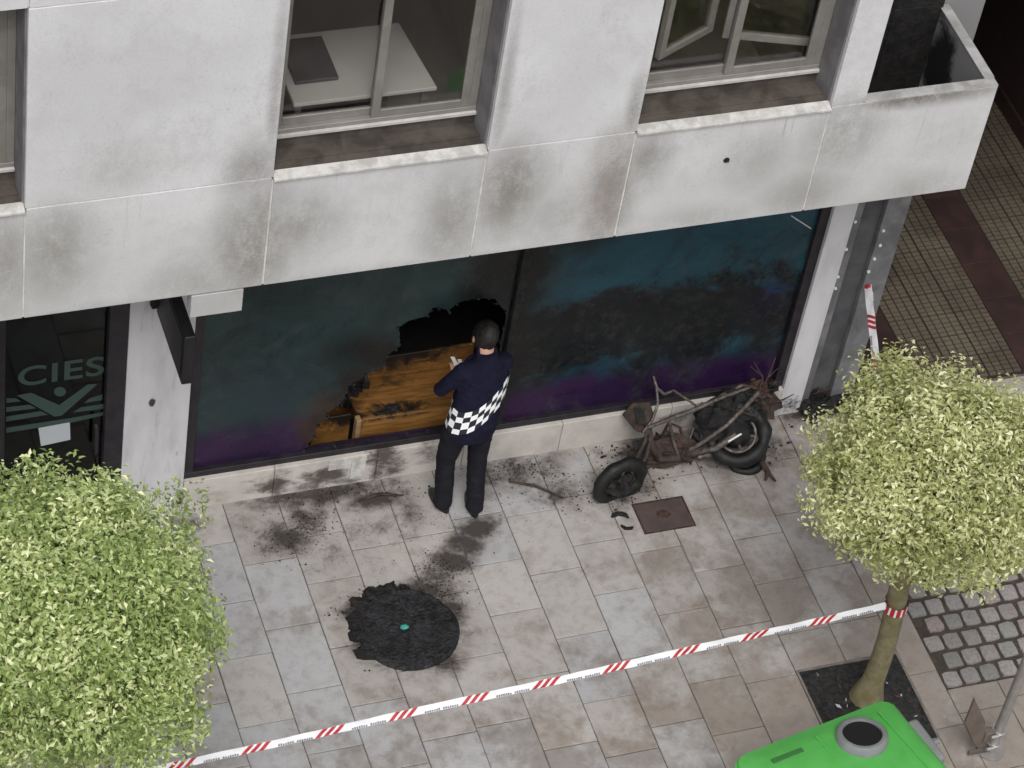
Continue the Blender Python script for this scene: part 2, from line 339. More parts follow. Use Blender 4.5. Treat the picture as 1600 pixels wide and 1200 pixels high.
MT['navy'] = mottled('navy_uniform_cloth', (.006, .006, .018), (.009, .009, .026), 12, .9, .35, 45, spec=.2, bdist=.008)
MT['trouser'] = mottled('dark_trouser_cloth', (.009, .009, .013), (.014, .014, .019), 10, .9, .4, 30, spec=.2, bdist=.01)
MT['skin'] = mottled('skin', (.52, .30, .21), (.45, .25, .17), 10, .55, .05)
MT['hair'] = mottled('dark_hair', (.005, .004, .0035), (.018, .014, .012), 20, .6, .6, 90)
MT['shoe'] = mottled('black_boot_leather', (.008, .008, .009), (.015, .015, .015), 9, .45, .2)
MT['reflective'] = new_mat('white_reflective_tape', (.82, .83, .84), .4)
MT['band_black'] = new_mat('band_black_cloth', (.012, .012, .02), .8)
MT['tape_white'] = mottled('white_barrier_film', (.78, .78, .79), (.72, .72, .74), 4, .35, .1, 20, spec=.4)
MT['tape_red'] = new_mat('red_tape_ink', (.42, .022, .026), .45)
MT['tape_grey'] = new_mat('grey_tape_ink', (.17, .175, .20), .5)
MT['sign_black'] = mottled('burnt_black_sign', (.006, .006, .007), (.014, .013, .013), 8, .5, .3, 25)
MT['vinyl_green'] = new_mat('frosted_green_vinyl', (.030, .058, .050), .6)
MT['paper'] = new_mat('white_paper', (.42, .45, .47), .8)
MT['desk'] = mottled('pale_desk_laminate', (.68, .69, .64), (.62, .63, .59), 2, .4, 0)
MT['pad'] = new_mat('dark_desk_pad', (.055, .05, .052), .6)
MT['teal_bit'] = new_mat('teal_plastic_scrap', (.05, .30, .24), .5)

# ------------------------------------------------------------------ mesh helpers
class MB:
    def __init__(s): s.v = []; s.f = []; s.m = []
    def add(s, vs, fs, mi=0):
        o = len(s.v); s.v += [Vector(v) for v in vs]; s.f += [[i+o for i in f] for f in fs]; s.m += [mi]*len(fs); return s
    def box(s, x0, x1, y0, y1, z0, z1, mi=0):
        return s.add([(x0, y0, z0), (x1, y0, z0), (x1, y1, z0), (x0, y1, z0), (x0, y0, z1), (x1, y0, z1), (x1, y1, z1), (x0, y1, z1)],
                     [(3, 2, 1, 0), (4, 5, 6, 7), (0, 1, 5, 4), (1, 2, 6, 5), (2, 3, 7, 6), (3, 0, 4, 7)], mi)
    def tube(s, pts, rad, n=10, caps=True, mi=0, flat=None):
        pts = [Vector(p) for p in pts]
        if not hasattr(rad, '__len__'): rad = [rad]*len(pts)
        vs = []; up = Vector((0, 0, 1)); a = None
        for i, p in enumerate(pts):
            t = (pts[min(i+1, len(pts)-1)]-pts[max(i-1, 0)]).normalized()
            if a is None: a = t.orthogonal().normalized()
            a = (a-t*a.dot(t)).normalized(); b = t.cross(a)
            for k in range(n):
                an = 2*math.pi*k/n
                vs.append(p+a*(math.cos(an)*rad[i])+b*(math.sin(an)*rad[i]))
        fs = [[i*n+k, i*n+(k+1) % n, (i+1)*n+(k+1) % n, (i+1)*n+k] for i in range(len(pts)-1) for k in range(n)]
        if caps: fs += [list(range(n))[::-1], list(range((len(pts)-1)*n, len(pts)*n))]
        return s.add(vs, fs, mi)
    def loft(s, rings, caps=True, mi=0):
        n = len(rings[0]); vs = [v for r in rings for v in r]
        fs = [[i*n+k, i*n+(k+1) % n, (i+1)*n+(k+1) % n, (i+1)*n+k] for i in range(len(rings)-1) for k in range(n)]
        if caps: fs += [list(range(n))[::-1], list(range((len(rings)-1)*n, len(rings)*n))]
        return s.add(vs, fs, mi)
    def torus(s, c, ax, R_, r, n=28, k=10, a0=0, a1=2*math.pi, mi=0, lump=0):
        c = Vector(c); ax = Vector(ax).normalized(); u = ax.orthogonal().normalized(); v = ax.cross(u); full = abs(a1-a0-2*math.pi) < 1e-4
        N = n if full else n+1; vs = []
        for i in range(N):
            an = a0+(a1-a0)*i/n; d = u*math.cos(an)+v*math.sin(an)
            l = 1+lump*noise.noise(Vector((math.cos(an)*2, math.sin(an)*2, c.x)))
            for j in range(k):
                b = 2*math.pi*j/k; vs.append(c+d*(R_+r*l*math.cos(b))+ax*(r*l*math.sin(b)))
        fs = [[i*k+j, ((i+1) % N)*k+j, ((i+1) % N)*k+(j+1) % k, i*k+(j+1) % k] for i in range(n) for j in range(k)]
        if not full: fs += [list(range(k))[::-1], list(range((N-1)*k, N*k))]
        return s.add(vs, fs, mi)
    def sphere(s, c, r, n=16, k=10, mi=0, lump=0, seed=0, fr=3.):
        c = Vector(c); r = (r,)*3 if not hasattr(r, '__len__') else r
        rings = []
        for i in range(k+1):
            th = math.pi*min(max(i/k, .02), .98); ring = []
            for j in range(n):
                ph = 2*math.pi*j/n; d = Vector((math.sin(th)*math.cos(ph), math.sin(th)*math.sin(ph), -math.cos(th)))
                l = 1+lump*noise.noise(d*fr+Vector((seed, 0, 0))); ring.append(c+Vector((d.x*r[0]*l, d.y*r[1]*l, d.z*r[2]*l)))
            rings.append(ring)
        return s.loft(rings, True, mi)
    def prism(s, poly, d, mi=0):
        poly = [Vector(p) for p in poly]; d = Vector(d); n = len(poly)
        return s.add(poly+[p+d for p in poly], [list(range(n)), list(range(n, 2*n))[::-1]]+[[i, i+n, (i+1) % n+n, (i+1) % n] for i in range(n)], mi)
    def build(s, name, mats, parent=None, smooth=False, bevel=0, seg=1, recalc=True):
        me = bpy.data.meshes.new(name); me.from_pydata([tuple(v) for v in s.v], [], s.f)
        mats = mats if isinstance(mats, (list, tuple)) else [mats]
        for m_ in mats: me.materials.append(MT[m_] if isinstance(m_, str) else m_)
        if len(mats) > 1: me.polygons.foreach_set('material_index', s.m)
        bm = bmesh.new(); bm.from_mesh(me)
        if recalc: bmesh.ops.recalc_face_normals(bm, faces=bm.faces)
        if bevel: bmesh.ops.bevel(bm, geom=bm.edges, offset=bevel, segments=seg, affect='EDGES', profile=.5)
        bm.to_mesh(me); bm.free()
        if smooth:
            me.polygons.foreach_set('use_smooth', [True]*len(me.polygons)); me.set_sharp_from_angle(angle=R(50))
        return link(name, me, parent)
def link(name, me, parent=None):
    o = bpy.data.objects.new(name, me); COL.objects.link(o)
    if parent:
        o.parent = parent
        q = parent; off = Vector((0, 0, 0))
    return o
def tag(o, label, cat, group=None):
    o['label'] = label; o['category'] = cat
    if group: o['group'] = group
    return o
def struct(o): o['kind'] = 'structure'; return o
def thing(name, label, cat, loc=(0, 0, 0), rz=0, group=None):
    o = bpy.data.objects.new(name, None); COL.objects.link(o); o.location = loc; o.rotation_euler = (0, 0, rz); o.empty_display_size = .1
    return tag(o, label, cat, group)
def local(root, mb):      # world-built coordinates into the thing's own frame (unrotated roots)
    mb.v = [v-Vector(root.location) for v in mb.v]; return mb

# ================================================================== GROUND
g = MB(); g.add([(-300, -300, -.06), (300, -300, -.06), (300, 300, -.06), (-300, 300, -.06)], [(0, 1, 2, 3)])
struct(g.build('ground', 'asphalt'))
PX0, PX1, PY0, PY1 = 1.725, 2.525, -3.19, -2.39       # tree pit
LP = on_z(130, 960, 2.5); LTX, LTY = -3.59, -2.79
bed = MB(); bed.box(-14, 20, -7.5, 0.0, -.05, -.012)
pav = struct(bed.build('pavement', 'joint'))
def slab_color(x, y):
    t = random.random()
    blue = math.exp(-((x+.2)/1.5)**2)*.75 + (.45 if x < -1.3 else 0)
    if y < -3.2: blue *= .6
    if x > 1.1: blue = .08
    if -1.1 < x < -.3 and y > -2.3: blue = .1
    if t < blue: c = (.405, .402, .405)
    elif t < blue+.55*(1-blue): c = (.425, .403, .385)
    else: c = (.395, .372, .352)
    k = random.uniform(.95, 1.045)
    return tuple(v*k for v in c)+(1,)
def slab(x0, x1, y0, y1, th=.03):
    g = .0032; cx, cy = (x0+x1)/2, (y0+y1)/2
    hx, hy = (x1-x0)/2-g, (y1-y0)/2-g
    b = MB(); b.box(-hx, hx, -hy, hy, -th, 0)
    for v in b.v:
        v.x += random.uniform(-.0018, .0018); v.y += random.uniform(-.0018, .0018)
    o = b.build('paving_slab', 'slab', pav, bevel=.0035)
    o.location = (cx, cy, random.uniform(-.0015, .0015)); o.rotation_euler = (random.uniform(-.002, .002), random.uniform(-.002, .002), random.uniform(-.002, .002))
    o.color = slab_color(cx, cy)
    return o
KNOWN = {0: [(355, 888), (390, 990), (408, 1092)], 1: [(440, 920), (475, 1021)], 2: [(576, 1058), (613, 1167)], 3: [(745, 1026), (786, 1129)], 4: [(805, 956), (892, 1165)],
         5: [(869, 892), (909, 991), (956, 1091)], 6: [(965, 924), (1062, 1128)], 7: [(1024, 859), (1066, 955), (1102, 1064)], 8: [(1100, 795), (1129, 887)], 9: [(1199, 835), (1230, 905)]}
def cuts(ys, top, bot):
    ys = sorted([y for y in ys if bot < y < top], reverse=True); out = [top]
    for y in ys+[bot]:
        gap = out[-1]-y
        n = max(1, round(gap/.52)) if gap > .78 else 1
        s = out[-1]
        for i in range(1, n+1): out.append(s-gap*i/n+(random.uniform(-.05, .05) if i < n else 0))
    return out
VIS = [(x, y) for x in range(20) for y in range(20)]
far = MB()
for k in range(-14, 22):
    x0 = -1.875+.4*k; x1 = x0+.4
    if k >= 11: x0 = 2.75+.4*(k-11); x1 = x0+.4
    kn = [on_z(*q).y for q in KNOWN.get(k, [])]
    if not kn: kn = [-.25-random.random()*.3]
    top = -.03
    c = cuts(kn, top, -7.3)
    for a, b in zip(c, c[1:]):
        if k in (9, 10, -5, -4):       # the tree pits interrupt these columns
            q0, q1 = (PY0, PY1) if k > 0 else (LTY-.4, LTY+.4)
        else: q0 = q1 = 99
        if a > q0 and b < q1:
            if a > q1+.1:
                b_ = q1
                if a-b_ > .05:
                    if -8 <= k: slab(x0, x1, b_, a)
            if b < q0-.1: slab(x0, x1, b, q0)
            continue
        if k >= 11 and a > -2.79 and b < -1.15:         # sett field
            if a > -1.15+.08: slab(x0, x1, -1.15, a)
            if b < -2.79-.08: slab(x0, x1, b, -2.79)
            continue
        if -6 <= k <= 14 and b > -5.4: slab(x0, x1, b, a)
        else: far.box(x0+.004, x1-.004, b+.004, a-.004, -.03, 0)
# narrow border course beside the pit
c = cuts([-1.0], -.03, -7.3)
for a, b in zip(c, c[1:]): slab(2.525, 2.75, b, a) if b > -5.4 else far.box(2.529, 2.746, b+.004, a-.004, -.03, 0)
fo = far.build('paving_slab_field', 'slab', pav); fo['kind'] = 'stuff'; fo.color = (.41, .38, .36, 1)
# kerb and street edge toward the viewer
kb = MB()
kerb = MB(); kerb.box(-14, 20, -7.68, -7.5, -.06, .0); struct(kerb.build('kerb', 'steel_edge', None, bevel=.01))
# granite setts
sb = MB(); sb.box(2.752, 9, -2.788, -1.152, -.012, -.010)
MT['sett_joint'] = mottled('sett_joint_grit', (.045, .036, .03), (.075, .06, .05), 12, .95, .6, 90, space='pos')
setts = struct(sb.build('sett_paving', 'sett_joint'))
sm = []
for i in range(6):
    b = MB(); hx, hy = .061, .0655
    n = 5; vs = []
    tops = [[Vector((-hx+2*hx*u/3, -hy+2*hy*v/3, 0)) for u in range(4)] for v in range(4)]
    for v in range(4):
        for u in range(4):
            p = tops[v][u]; e = max(abs(p.x)/hx, abs(p.y)/hy)
            p.z = .006*(1-e**4)+random.uniform(-.0015, .0015)+.004; p.x += random.uniform(-.004, .004); p.y += random.uniform(-.004, .004)
            if abs(u-1.5) > 1 and abs(v-1.5) > 1: p.x *= .93; p.y *= .93
    vs = [tops[v][u] for v in range(4) for u in range(4)]
    fs = [(v*4+u, v*4+u+1, v*4+u+5, v*4+u+4) for v in range(3) for u in range(3)]
    ring = [0, 1, 2, 3, 7, 11, 15, 14, 13, 12, 8, 4]; base = len(vs)
    vs += [Vector((vs[i].x*1.02, vs[i].y*1.02, -.02)) for i in ring]
    for j in range(12): fs.append((ring[j], ring[(j+1) % 12], base+(j+1) % 12, base+j))
    b.add(vs, fs); o = b.build('sett', 'sett', None, smooth=True); sm.append(o.data); bpy.data.objects.remove(o)
far = MB(); cnt = 0
for r in range(10):
    y = -2.79+.0825+.1635*r
    off = (.5 if r % 2 else 0)*.151
    for k in range(-1, 41):
        x = 2.75+.0755+.151*k+off
        if x < 2.75+.03 or x > 8.9: continue
        if x < 5.2:
            o = link('sett', random.choice(sm), setts); o.location = (x+random.uniform(-.005, .005), y+random.uniform(-.005, .005), random.uniform(-.003, .002))
            o.rotation_euler = (random.uniform(-.02, .02), random.uniform(-.02, .02), random.uniform(-.03, .03)+random.choice((0, math.pi)))
            if x-2.75 < .07: o.scale.x = .75
            t = random.random(); kk = random.uniform(.85, 1.12)
            c = (.33, .305, .295) if t < .6 else ((.35, .295, .28) if t < .8 else (.28, .275, .26))
            o.color = tuple(v*kk*.88 for v in c)+(1,)
        else: far.box(x-.064, x+.064, y-.068, y+.068, -.02, .007)
fo = far.build('sett_field', 'sett', setts); fo['kind'] = 'stuff'; fo.color = (.3, .28, .27, 1)
# passage floor
pf = MB(); pf.box(2.6, 5.9, 0.004, 6, -.05, -.012); pf.box(5.9, 20, 0.004, 6, -.05, -.012)
pas = struct(pf.build('passage_floor', 'tile_joint'))
def bars(x0, x1, y0, y1):
    b = MB(); px, py = .0705, .0475
    nx = round((x1-x0)/px); px = (x1-x0)/nx
    j = 0; y = y0
    while y < y1:
        for i in range(nx):
            gx0 = .012 if i % 4 == 0 else .005; gy0 = .011 if j % 5 == 0 else .005
            b.box(x0+px*i+gx0, x0+px*(i+1)-.005, y+gy0, y+py-.005, -.012, random.uniform(-.001, .0012))
        y += py; j += 1
    o = b.build('ribbed_floor_tiles', 'tile_bar', pas); o['kind'] = 'stuff'
bars(3.78, 4.66, 0.02, 4.6); bars(5.0, 5.80, 0.02, 4.6)
for (x0, x1, y0, y1, mt) in ((3.14, 3.78, .02, 4.6, 'tile_red'), (4.66, 5.0, .02, 4.6, 'tile_red')):
    y = y0
    while y < y1:
        b = MB(); b.box(x0+.003, x1-.003, y+.003, min(y+.4, y1)-.003, -.02, random.uniform(-.001, .001)); b.build('floor_slab', mt, pas, bevel=.002); y += .4
# tree pits (soil + steel edge)
def tree_pit(name, x0, x1, y0, y1, label):
    root = thing(name, label, 'tree pit', ((x0+x1)/2, (y0+y1)/2, 0), 0, 'tree pits in the paving')
    cx, cy = (x0+x1)/2, (y0+y1)/2
    b = MB(); N = 26; vs = []; fs = []
    for i in range(N+1):
        for j in range(N+1):
            x = x0+(x1-x0)*i/N-cx; y = y0+(y1-y0)*j/N-cy
            d = math.hypot(x, y)
            vs.append((x, y, -.006+.012*noise.noise(Vector((x*14, y*14, 3)))+.006*random.random()+max(0, .05-d*.16)))
    fs = [(i*(N+1)+j, (i+1)*(N+1)+j, (i+1)*(N+1)+j+1, i*(N+1)+j+1) for i in range(N) for j in range(N)]
    b.add(vs, fs).build('soil', 'soil', root, smooth=True)
    t = .018; hx, hy = (x1-x0)/2, (y1-y0)/2
    for (a, bb, c, d) in ((-hx, hx, -hy, -hy+t), (-hx, hx, hy-t, hy), (-hx, -hx+t, -hy+t+.001, hy-t-.001), (hx-t, hx, -hy+t+.001, hy-t-.001)):
        e = MB(); e.box(a, bb, c, d, -.03, .008); e.build('edge_bar', 'steel_edge', root, bevel=.002)
    lit = MB()
    for i in range(70):
        x, y = random.uniform(-hx+.05, hx-.05), random.uniform(-hy+.05, hy-.05)
        if i % 2: x, y = max(-hx+.05, min(hx-.05, random.gauss(-.05, .10))), max(-hy+.05, min(hy-.05, random.gauss(-.02, .10)))
        a = random.uniform(0, 6.3); s = random.uniform(.012, .03)
        u = Vector((math.cos(a), math.sin(a), random.uniform(-.2, .3)))*s; v = Vector((-math.sin(a), math.cos(a), random.uniform(-.2, .3)))*s*.45
        c = Vector((x, y, .02)); lit.add([c-u, c+v, c+u, c-v], [(0, 1, 2, 3)], 0 if i % 3 else 1)
    o = lit.build('leaf_litter', ['rust', 'paper'], root); o['kind'] = 'stuff'
    return root
tree_pit('tree_pit', PX0, PX1, PY0, PY1, 'square dark soil tree pit with steel edge beside the stone setts')
tree_pit('tree_pit', -3.875, -3.075, LTY-.4, LTY+.4, 'dark soil tree pit under the large greener tree')

# ================================================================== BUILDING
B = thing('building', 'pale grey stone-clad building with a fire-blackened shop front under an overhanging upper floor', 'building')
FY = -1.0                     # face of the upper floor
X0_, XJ = -9.0, [-3.581, -2.0625, -.6875, .306, 1.65, 2.856]
ZB, ZS, ZT, ZU = 3.2375, 4.1625, 5.70, 8.2
# structural core behind the cladding, with window openings
core = MB()
def corebox(*a): core.box(*a)
corebox(-9, 1.88, FY+.05, FY+.30, ZB+.004, ZS-.02)
corebox(-9, -4.95, FY+.05, FY+.30, ZS-.02, ZU)
corebox(-3.575, -2.07, FY+.05, FY+.30, ZS-.02, ZU)
corebox(-.68, .30, FY+.05, FY+.30, ZS-.02, ZU)
corebox(1.656, 1.88, FY+.05, FY+.30, ZS-.02, ZU)
for a, b in ((-4.95, -3.575), (-2.07, -.68), (.30, 1.656)): corebox(a, b, FY+.05, FY+.30, ZT+.004, ZU)
core.build('wall_core', 'core', B)
mo = MB()
mo.box(-9, 2.80, FY+.006, FY+.048, ZB+.006, ZS-.03); mo.box(-3.57, -2.075, FY+.006, FY+.048, ZS-.03, ZU); mo.box(-.675, .295, FY+.006, FY+.048, ZS-.03, ZU)
mo.box(1.66, 1.875, FY+.006, FY+.048, ZS-.03, ZU); mo.box(-9, -4.96, FY+.006, FY+.048, ZS-.03, ZU)
for a, b in ((-4.95, -3.575), (-2.07, -.68), (.30, 1.656)): mo.box(a+.002, b-.002, FY+.006, FY+.048, ZT+.006, ZU)
mo.build('joint_mortar', 'mortar', B)
J = .006
def panel(x0, x1, z0, z1, l=J, r=J, b=J*.6, t=J*.6):
    m_ = MB(); m_.box(x0+l, x1-r, FY, FY+.04, z0+b, z1-t)
    o = m_.build('facade_panel', 'facade', B, bevel=.003); return o
xs = [-9, -7.2, -5.4, -4.95]+XJ
low = [-9, -7.0, -4.95]+XJ
for a, b in zip(low, low[1:]): panel(a, b, ZB, ZS, b=0)
panel(-9, -7, ZS, ZT); panel(-7, -4.95, ZS, ZT, r=0)
panel(-3.581, -2.0625, ZS, ZT, l=0, r=0, t=.004); panel(-.6875, .306, ZS, ZT, l=0, r=0); panel(1.65, 1.8875, ZS, ZT, l=0, r=0)
for a, b in zip(low[:-1], low[1:-1]): panel(a, b, ZT, 6.9); panel(a, b, 6.9, ZU)
panel(1.65, 1.8875, ZT, 6.9); panel(1.65, 1.8875, 6.9, ZU)
rf = MB(); rf.box(-9, 1.89, FY-.02, 6, ZU+.001, ZU+.2); rf.build('roof_slab', 'soffit', B)
# reveals (stone returns beside each window)
for (xa, xb) in ((-4.95, -3.581), (-2.0625, -.6875), (.306, 1.65)):
    for x in (xa, xb):
        r_ = MB(); s_ = 1 if x == xb else -1
        r_.box(min(x, x+s_*.035), max(x, x+s_*.035), FY+.042, FY+.34, ZS, ZT+.0); 
        # keep the visible inner skin
        r_ = MB(); r_.box(x-.012, x+.012, FY+.041, FY+.345, ZS-.02, ZT); r_.build('window_reveal', 'reveal', B)
# soffit under the upper floor, upper floor slab
s_ = MB(); s_.box(-9, 1.88, FY+.31, 6, ZB+.02, ZB+.16); s_.box(-9, 2.70, FY+.051, -.03, ZB-.012, ZB+.003); s_.build('soffit', 'soffit', B)
# downstand block
d_ = MB(); a = on_y(297, 497, FY); b_ = on_y(378, 484, FY); d_.box(a.x, b_.x, FY+.001, FY+.10, a.z, ZB-.014); d_.build('downstand_block', 'facade', B, bevel=.003)
# anchor hole in one panel
an = MB(); p = on_y(1135, 250, FY); an.tube([(p.x, FY-.004, p.z), (p.x, FY+.02, p.z)], .022, 10); an.tube([(p.x, FY-.03, p.z+.012), (p.x, FY+.01, p.z)], .007, 6); an.build('wall_anchor', 'charred', B)
# rooms upstairs
rm = MB()
for (a, bx) in ((-9, -2.85), (-2.80, -.20), (-.15, 1.87)):
    pass
def room(x0, x1, y0, y1, z0, z1, mats, name):
    b = MB(); t = .04
    b.box(x0, x1, y1, y1+t, z0, z1); b.box(x0-t, x0, y0, y1, z0, z1); b.box(x1, x1+t, y0, y1, z0, z1); b.box(x0, x1, y0, y1, z0-t, z0); b.box(x0, x1, y0, y1, z1, z1+t)
    return b.build(name, mats, B)
for (a, bx) in ((-8.9, -2.9), (-2.8, -.25), (-.15, 1.80)): room(a, bx, FY+.32, 2.4, 3.46, 6.0, 'room', 'room_walls')

def window(x0, x1, kind):
    yf = FY+.25                     # frame set back
    zf = ZS+.10
    fr = MB(); t = .05
    fr.box(x0+.013, x1-.013, yf, yf+.07, zf, zf+t)         # bottom
    fr.box(x0+.013, x1-.013, yf, yf+.07, ZT-t, ZT-.002)
    fr.box(x0+.013, x0+.013+t, yf+.001, yf+.069, zf+t, ZT-t); fr.box(x1-.013-t, x1-.013, yf+.001, yf+.069, zf+t, ZT-t)
    W = fr.build('window', 'alu', B, bevel=.003)
    rl = MB(); rl.box(x0+.014, x1-.014, yf-.022, yf-.001, zf-.004, zf+.020); rl.build('track_rail', 'alu_light', W, bevel=.002)
    sd = MB(); sd.box(x0+.013, x1-.013, FY+.052, yf+.06, ZS-.02, ZS+.004)
    sd.box(x0+.013, x1-.013, yf+.004, yf+.06, ZS+.0045, zf-.005); sd.box(x0+.013, x1-.013, FY+.12, FY+.132, ZS+.0045, ZS+.016); sd.build('sill_track', 'sill_dark', W)
    sl_ = MB(); sl_.add([(x0+.002, FY-.022, ZS-.022), (x1-.002, FY-.022, ZS-.022), (x1-.002, FY+.05, ZS-.012), (x0+.002, FY+.05, ZS-.012), (x0+.002, FY-.022, ZS-.002), (x1-.002, FY-.022, ZS-.002), (x1-.002, FY+.05, ZS+.018), (x0+.002, FY+.05, ZS+.018)],
                        [(3, 2, 1, 0), (4, 5, 6, 7), (0, 1, 5, 4), (1, 2, 6, 5), (2, 3, 7, 6), (3, 0, 4, 7)])
    sl_.build('window_sill', 'sill_light', W, bevel=.003)
    xm = (x0+x1)/2+.02; s = .055
    def sash(a, b, y):
        q = MB(); q.box(a, a+s, y, y+.03, zf+t, ZT-t); q.box(b-s, b, y, y+.03, zf+t, ZT-t); q.box(a+s, b-s, y+.001, y+.029, zf+t, zf+t+.06); q.box(a+s, b-s, y+.001, y+.029, ZT-t-.06, ZT-t)
        o = q.build('sash', 'alu', W, bevel=.003)
        p = MB(); p.box(a+s-.005, b-s+.005, y+.012, y+.018, zf+t+.055, ZT-t-.055); p.build('pane', 'glass', W)
    sash(x0+.063, xm+.03, yf+.036) ; sash(xm-.03, x1-.063, yf+.003)
    if kind == 'casement':          # white inner casements standing open into the room
        def leaf(pa, pb):
            zc = zf+.06; A_ = on_z(*pa, zc); B__ = on_z(*pb, zc); A_.y = max(A_.y, yf+.085); d = (B__-A_); d.z = 0; Lf = d.length; d.normalize(); n_ = Vector((-d.y, d.x, 0))*.02
            o0 = Vector((A_.x, A_.y, zc)); H = ZT-zc-.08; q = MB(); f = .05
            def bar(u0, u1, w0, w1):
                A = [o0+d*u0+Vector((0, 0, w0)), o0+d*u1+Vector((0, 0, w0)), o0+d*u1+Vector((0, 0, w1)), o0+d*u0+Vector((0, 0, w1))]
                q.prism([v-n_ for v in A], n_*2)
            bar(0, f, 0, H); bar(Lf-f, Lf, 0, H); bar(f, Lf-f, 0, f); bar(f, Lf-f, H-f, H)
            q.build('open_casement', 'white_frame', W)
            p = MB(); A = [o0+d*f+Vector((0, 0, f)), o0+d*(Lf-f)+Vector((0, 0, f)), o0+d*(Lf-f)+Vector((0, 0, H-f)), o0+d*f+Vector((0, 0, H-f))]; p.prism([v-n_*.15 for v in A], n_*.3); p.build('casement_pane', 'glass', W)
        leaf((1026, 92), (1110, 46)); leaf((1293, 72), (1128, 56))
    return W
w1 = window(-2.0625, -.6875, 'slide'); w1['label'] = 'sliding window with pale desk seen behind the glass'
w2 = window(.306, 1.65, 'casement'); w2['label'] = 'window with white inner casements standing open'
w0 = window(-4.95, -3.581, 'slide'); w0['label'] = 'window cut by the picture edge'; del w0['label']
def soot_stone():
    m_ = new_mat('sooted_render', (.3, .3, .3), .9, 0, .2); q = NT(m_); p = q.pos()
    n = q.noise(p, 5, 7, .7, .5)
    bl = q.blobs(p, [((2.55, -.12, 4.2), (.42, .6, .9), 1.1), ((2.6, -.12, 5.2), (.5, .6, .9), 1.0), ((2.79, -.35, 3.8), (.3, .36, .6), 1.0), ((2.3, -.95, 3.6), (.8, .2, .5), .8)])
    c = q.mix(q.step(q.math('ADD', bl, q.math('MULTIPLY', q.math('SUBTRACT', n, .5), 1.2)), .25, .7), (.24, .235, .235), (.014, .013, .013))
    q.col(c); return m_
MT['sooted'] = soot_stone()
MT['coping'] = mottled('weathered_coping', (.40, .395, .385), (.26, .255, .245), 7, .85)
# ---- balcony bay on the corner
pb = MB(); pb.box(1.892, 2.79, FY+.042, FY+.075, ZB+.02, ZS-.012); pb.build('parapet_wall', 'sooted', B)
pc = MB(); pc.box(1.89, 2.853, FY+.003, FY+.08, ZS-.011, ZS+.006); pc.build('parapet_coping', 'coping', B, bevel=.003)
ps = MB(); ps.box(2.792, 2.856, FY+.041, -.17, ZB, ZS-.003); ps.build('parapet_wall', 'sooted', B, bevel=.003)
ps = MB(); ps.box(2.785, 2.859, FY+.081, -.165, ZS-.002, ZS+.006); ps.build('parapet_coping', 'coping', B, bevel=.002)
bw = MB(); bw.box(1.89, 3.14, -.16, 0.10, ZB+.001, ZU); bw.build('balcony_back_wall', 'sooted', B)
bs = MB(); bs.box(1.80, 1.889, FY+.31, -.161, ZB+.17, ZU); bs.build('bay_side_wall', 'facade', B)
bf = MB(); bf.box(1.892, 2.754, FY+.121, -.162, ZB+.005, ZB+.10); bf.build('balcony_floor', 'soffit', B)
bd = MB(); bd.box(2.40, 2.80, -.20, -.162, ZB+.11, 5.6); bd.build('balcony_door', 'charred', B)
for zz in (3.6, 4.3, 5.0):
    q = MB(); q.box(2.43, 2.77, -.206, -.2005, zz, zz+.6); q.build('shutter_panel', 'charred', B, bevel=.004)
# ---- ground floor
PLZ = .30
pil = MB(); pil.box(-2.64, -2.178, -.03, .35, -.02, ZB-.013); pil.build('pillar', 'pillar', B, bevel=.004)
for (a, b, dy, mt) in ((2.5125, 2.70, -.03, 'pillar'), (2.702, 2.775, .0, 'grey_strip'), (2.777, 2.95, .035, 'dark_strip'), (2.952, 3.14, -.012, 'grey_strip')):
    if mt not in MT:
        MT['grey_strip'] = mottled('scorched_grey_cladding', (.20, .20, .21), (.11, .11, .115), 3, .55, .1)
        MT['dark_strip'] = mottled('scorched_steel_cladding', (.10, .10, .105), (.055, .055, .06), 2.5, .5, .1)
    q = MB(); q.box(a, b, dy, .35, -.02, ZB-.013); q.build('pillar_strip' if mt != 'pillar' else 'pillar', mt, B, bevel=.003)
for (x, y) in ((1336, 346), (1322, 389), (1309, 432), (1305, 450), (1380, 360), (1375, 383), (1366, 404), (1357, 424)):
    Y = -.001 if x < 1345 else -.013
    p = on_y(x, y, Y); q = MB(); q.tube([(p.x, Y-.010, p.z), (p.x, Y+.004, p.z)], .012, 8); q.build('bolt', 'white_mark', B)
# plinth stones
xs = [-2.176, -1.5, -.72, -.05, .72, 1.6, 2.511]
for a, b in zip(xs, xs[1:]):
    q = MB(); q.box(a+.002, b-.002, -.035, .085, -.02, PLZ-.003); q.build('plinth_stone', 'plinth', B, bevel=.004)
a = on_y(515, 716, -.037); b_ = on_y(572, 730, -.037)
q = MB(); q.box(a.x, b_.x-.12, -.042, -.0355, .19, .29); q.build('loose_render_patch', 'sill_light', B); q = MB(); q.box(b_.x-.118, b_.x-.01, -.044, -.0355, .06, .288); q.build('loose_render_patch', 'sill_light', B)
# shop window frame
SX0, SX1, SZ1 = -2.175, 2.5115, 3.12
fr = MB()
fr.box(SX0, SX1, 0, .09, PLZ-.002, PLZ+.055); fr.box(SX0, SX1, 0, .09, SZ1-.08, ZB-.014)
fr.box(SX0, SX0+.07, .001, .089, PLZ+.055, SZ1-.08); fr.box(SX1-.075, SX1, .001, .089, PLZ+.055, SZ1-.08)
SW = fr.build('shop_window', 'black_frame', B, bevel=.003); SW['label'] = 'shop window with teal and purple printed film burnt through in the middle'
XM = .20
q = MB(); q.box(XM-.035, XM+.035, .002, .088, PLZ+.056, SZ1-.081); q.build('mullion', 'charred', SW, bevel=.004)
# right pane
q = MB(); q.box(XM+.036, SX1-.076, .040, .050, PLZ+.056, SZ1-.081); q.build('pane', 'film', SW)
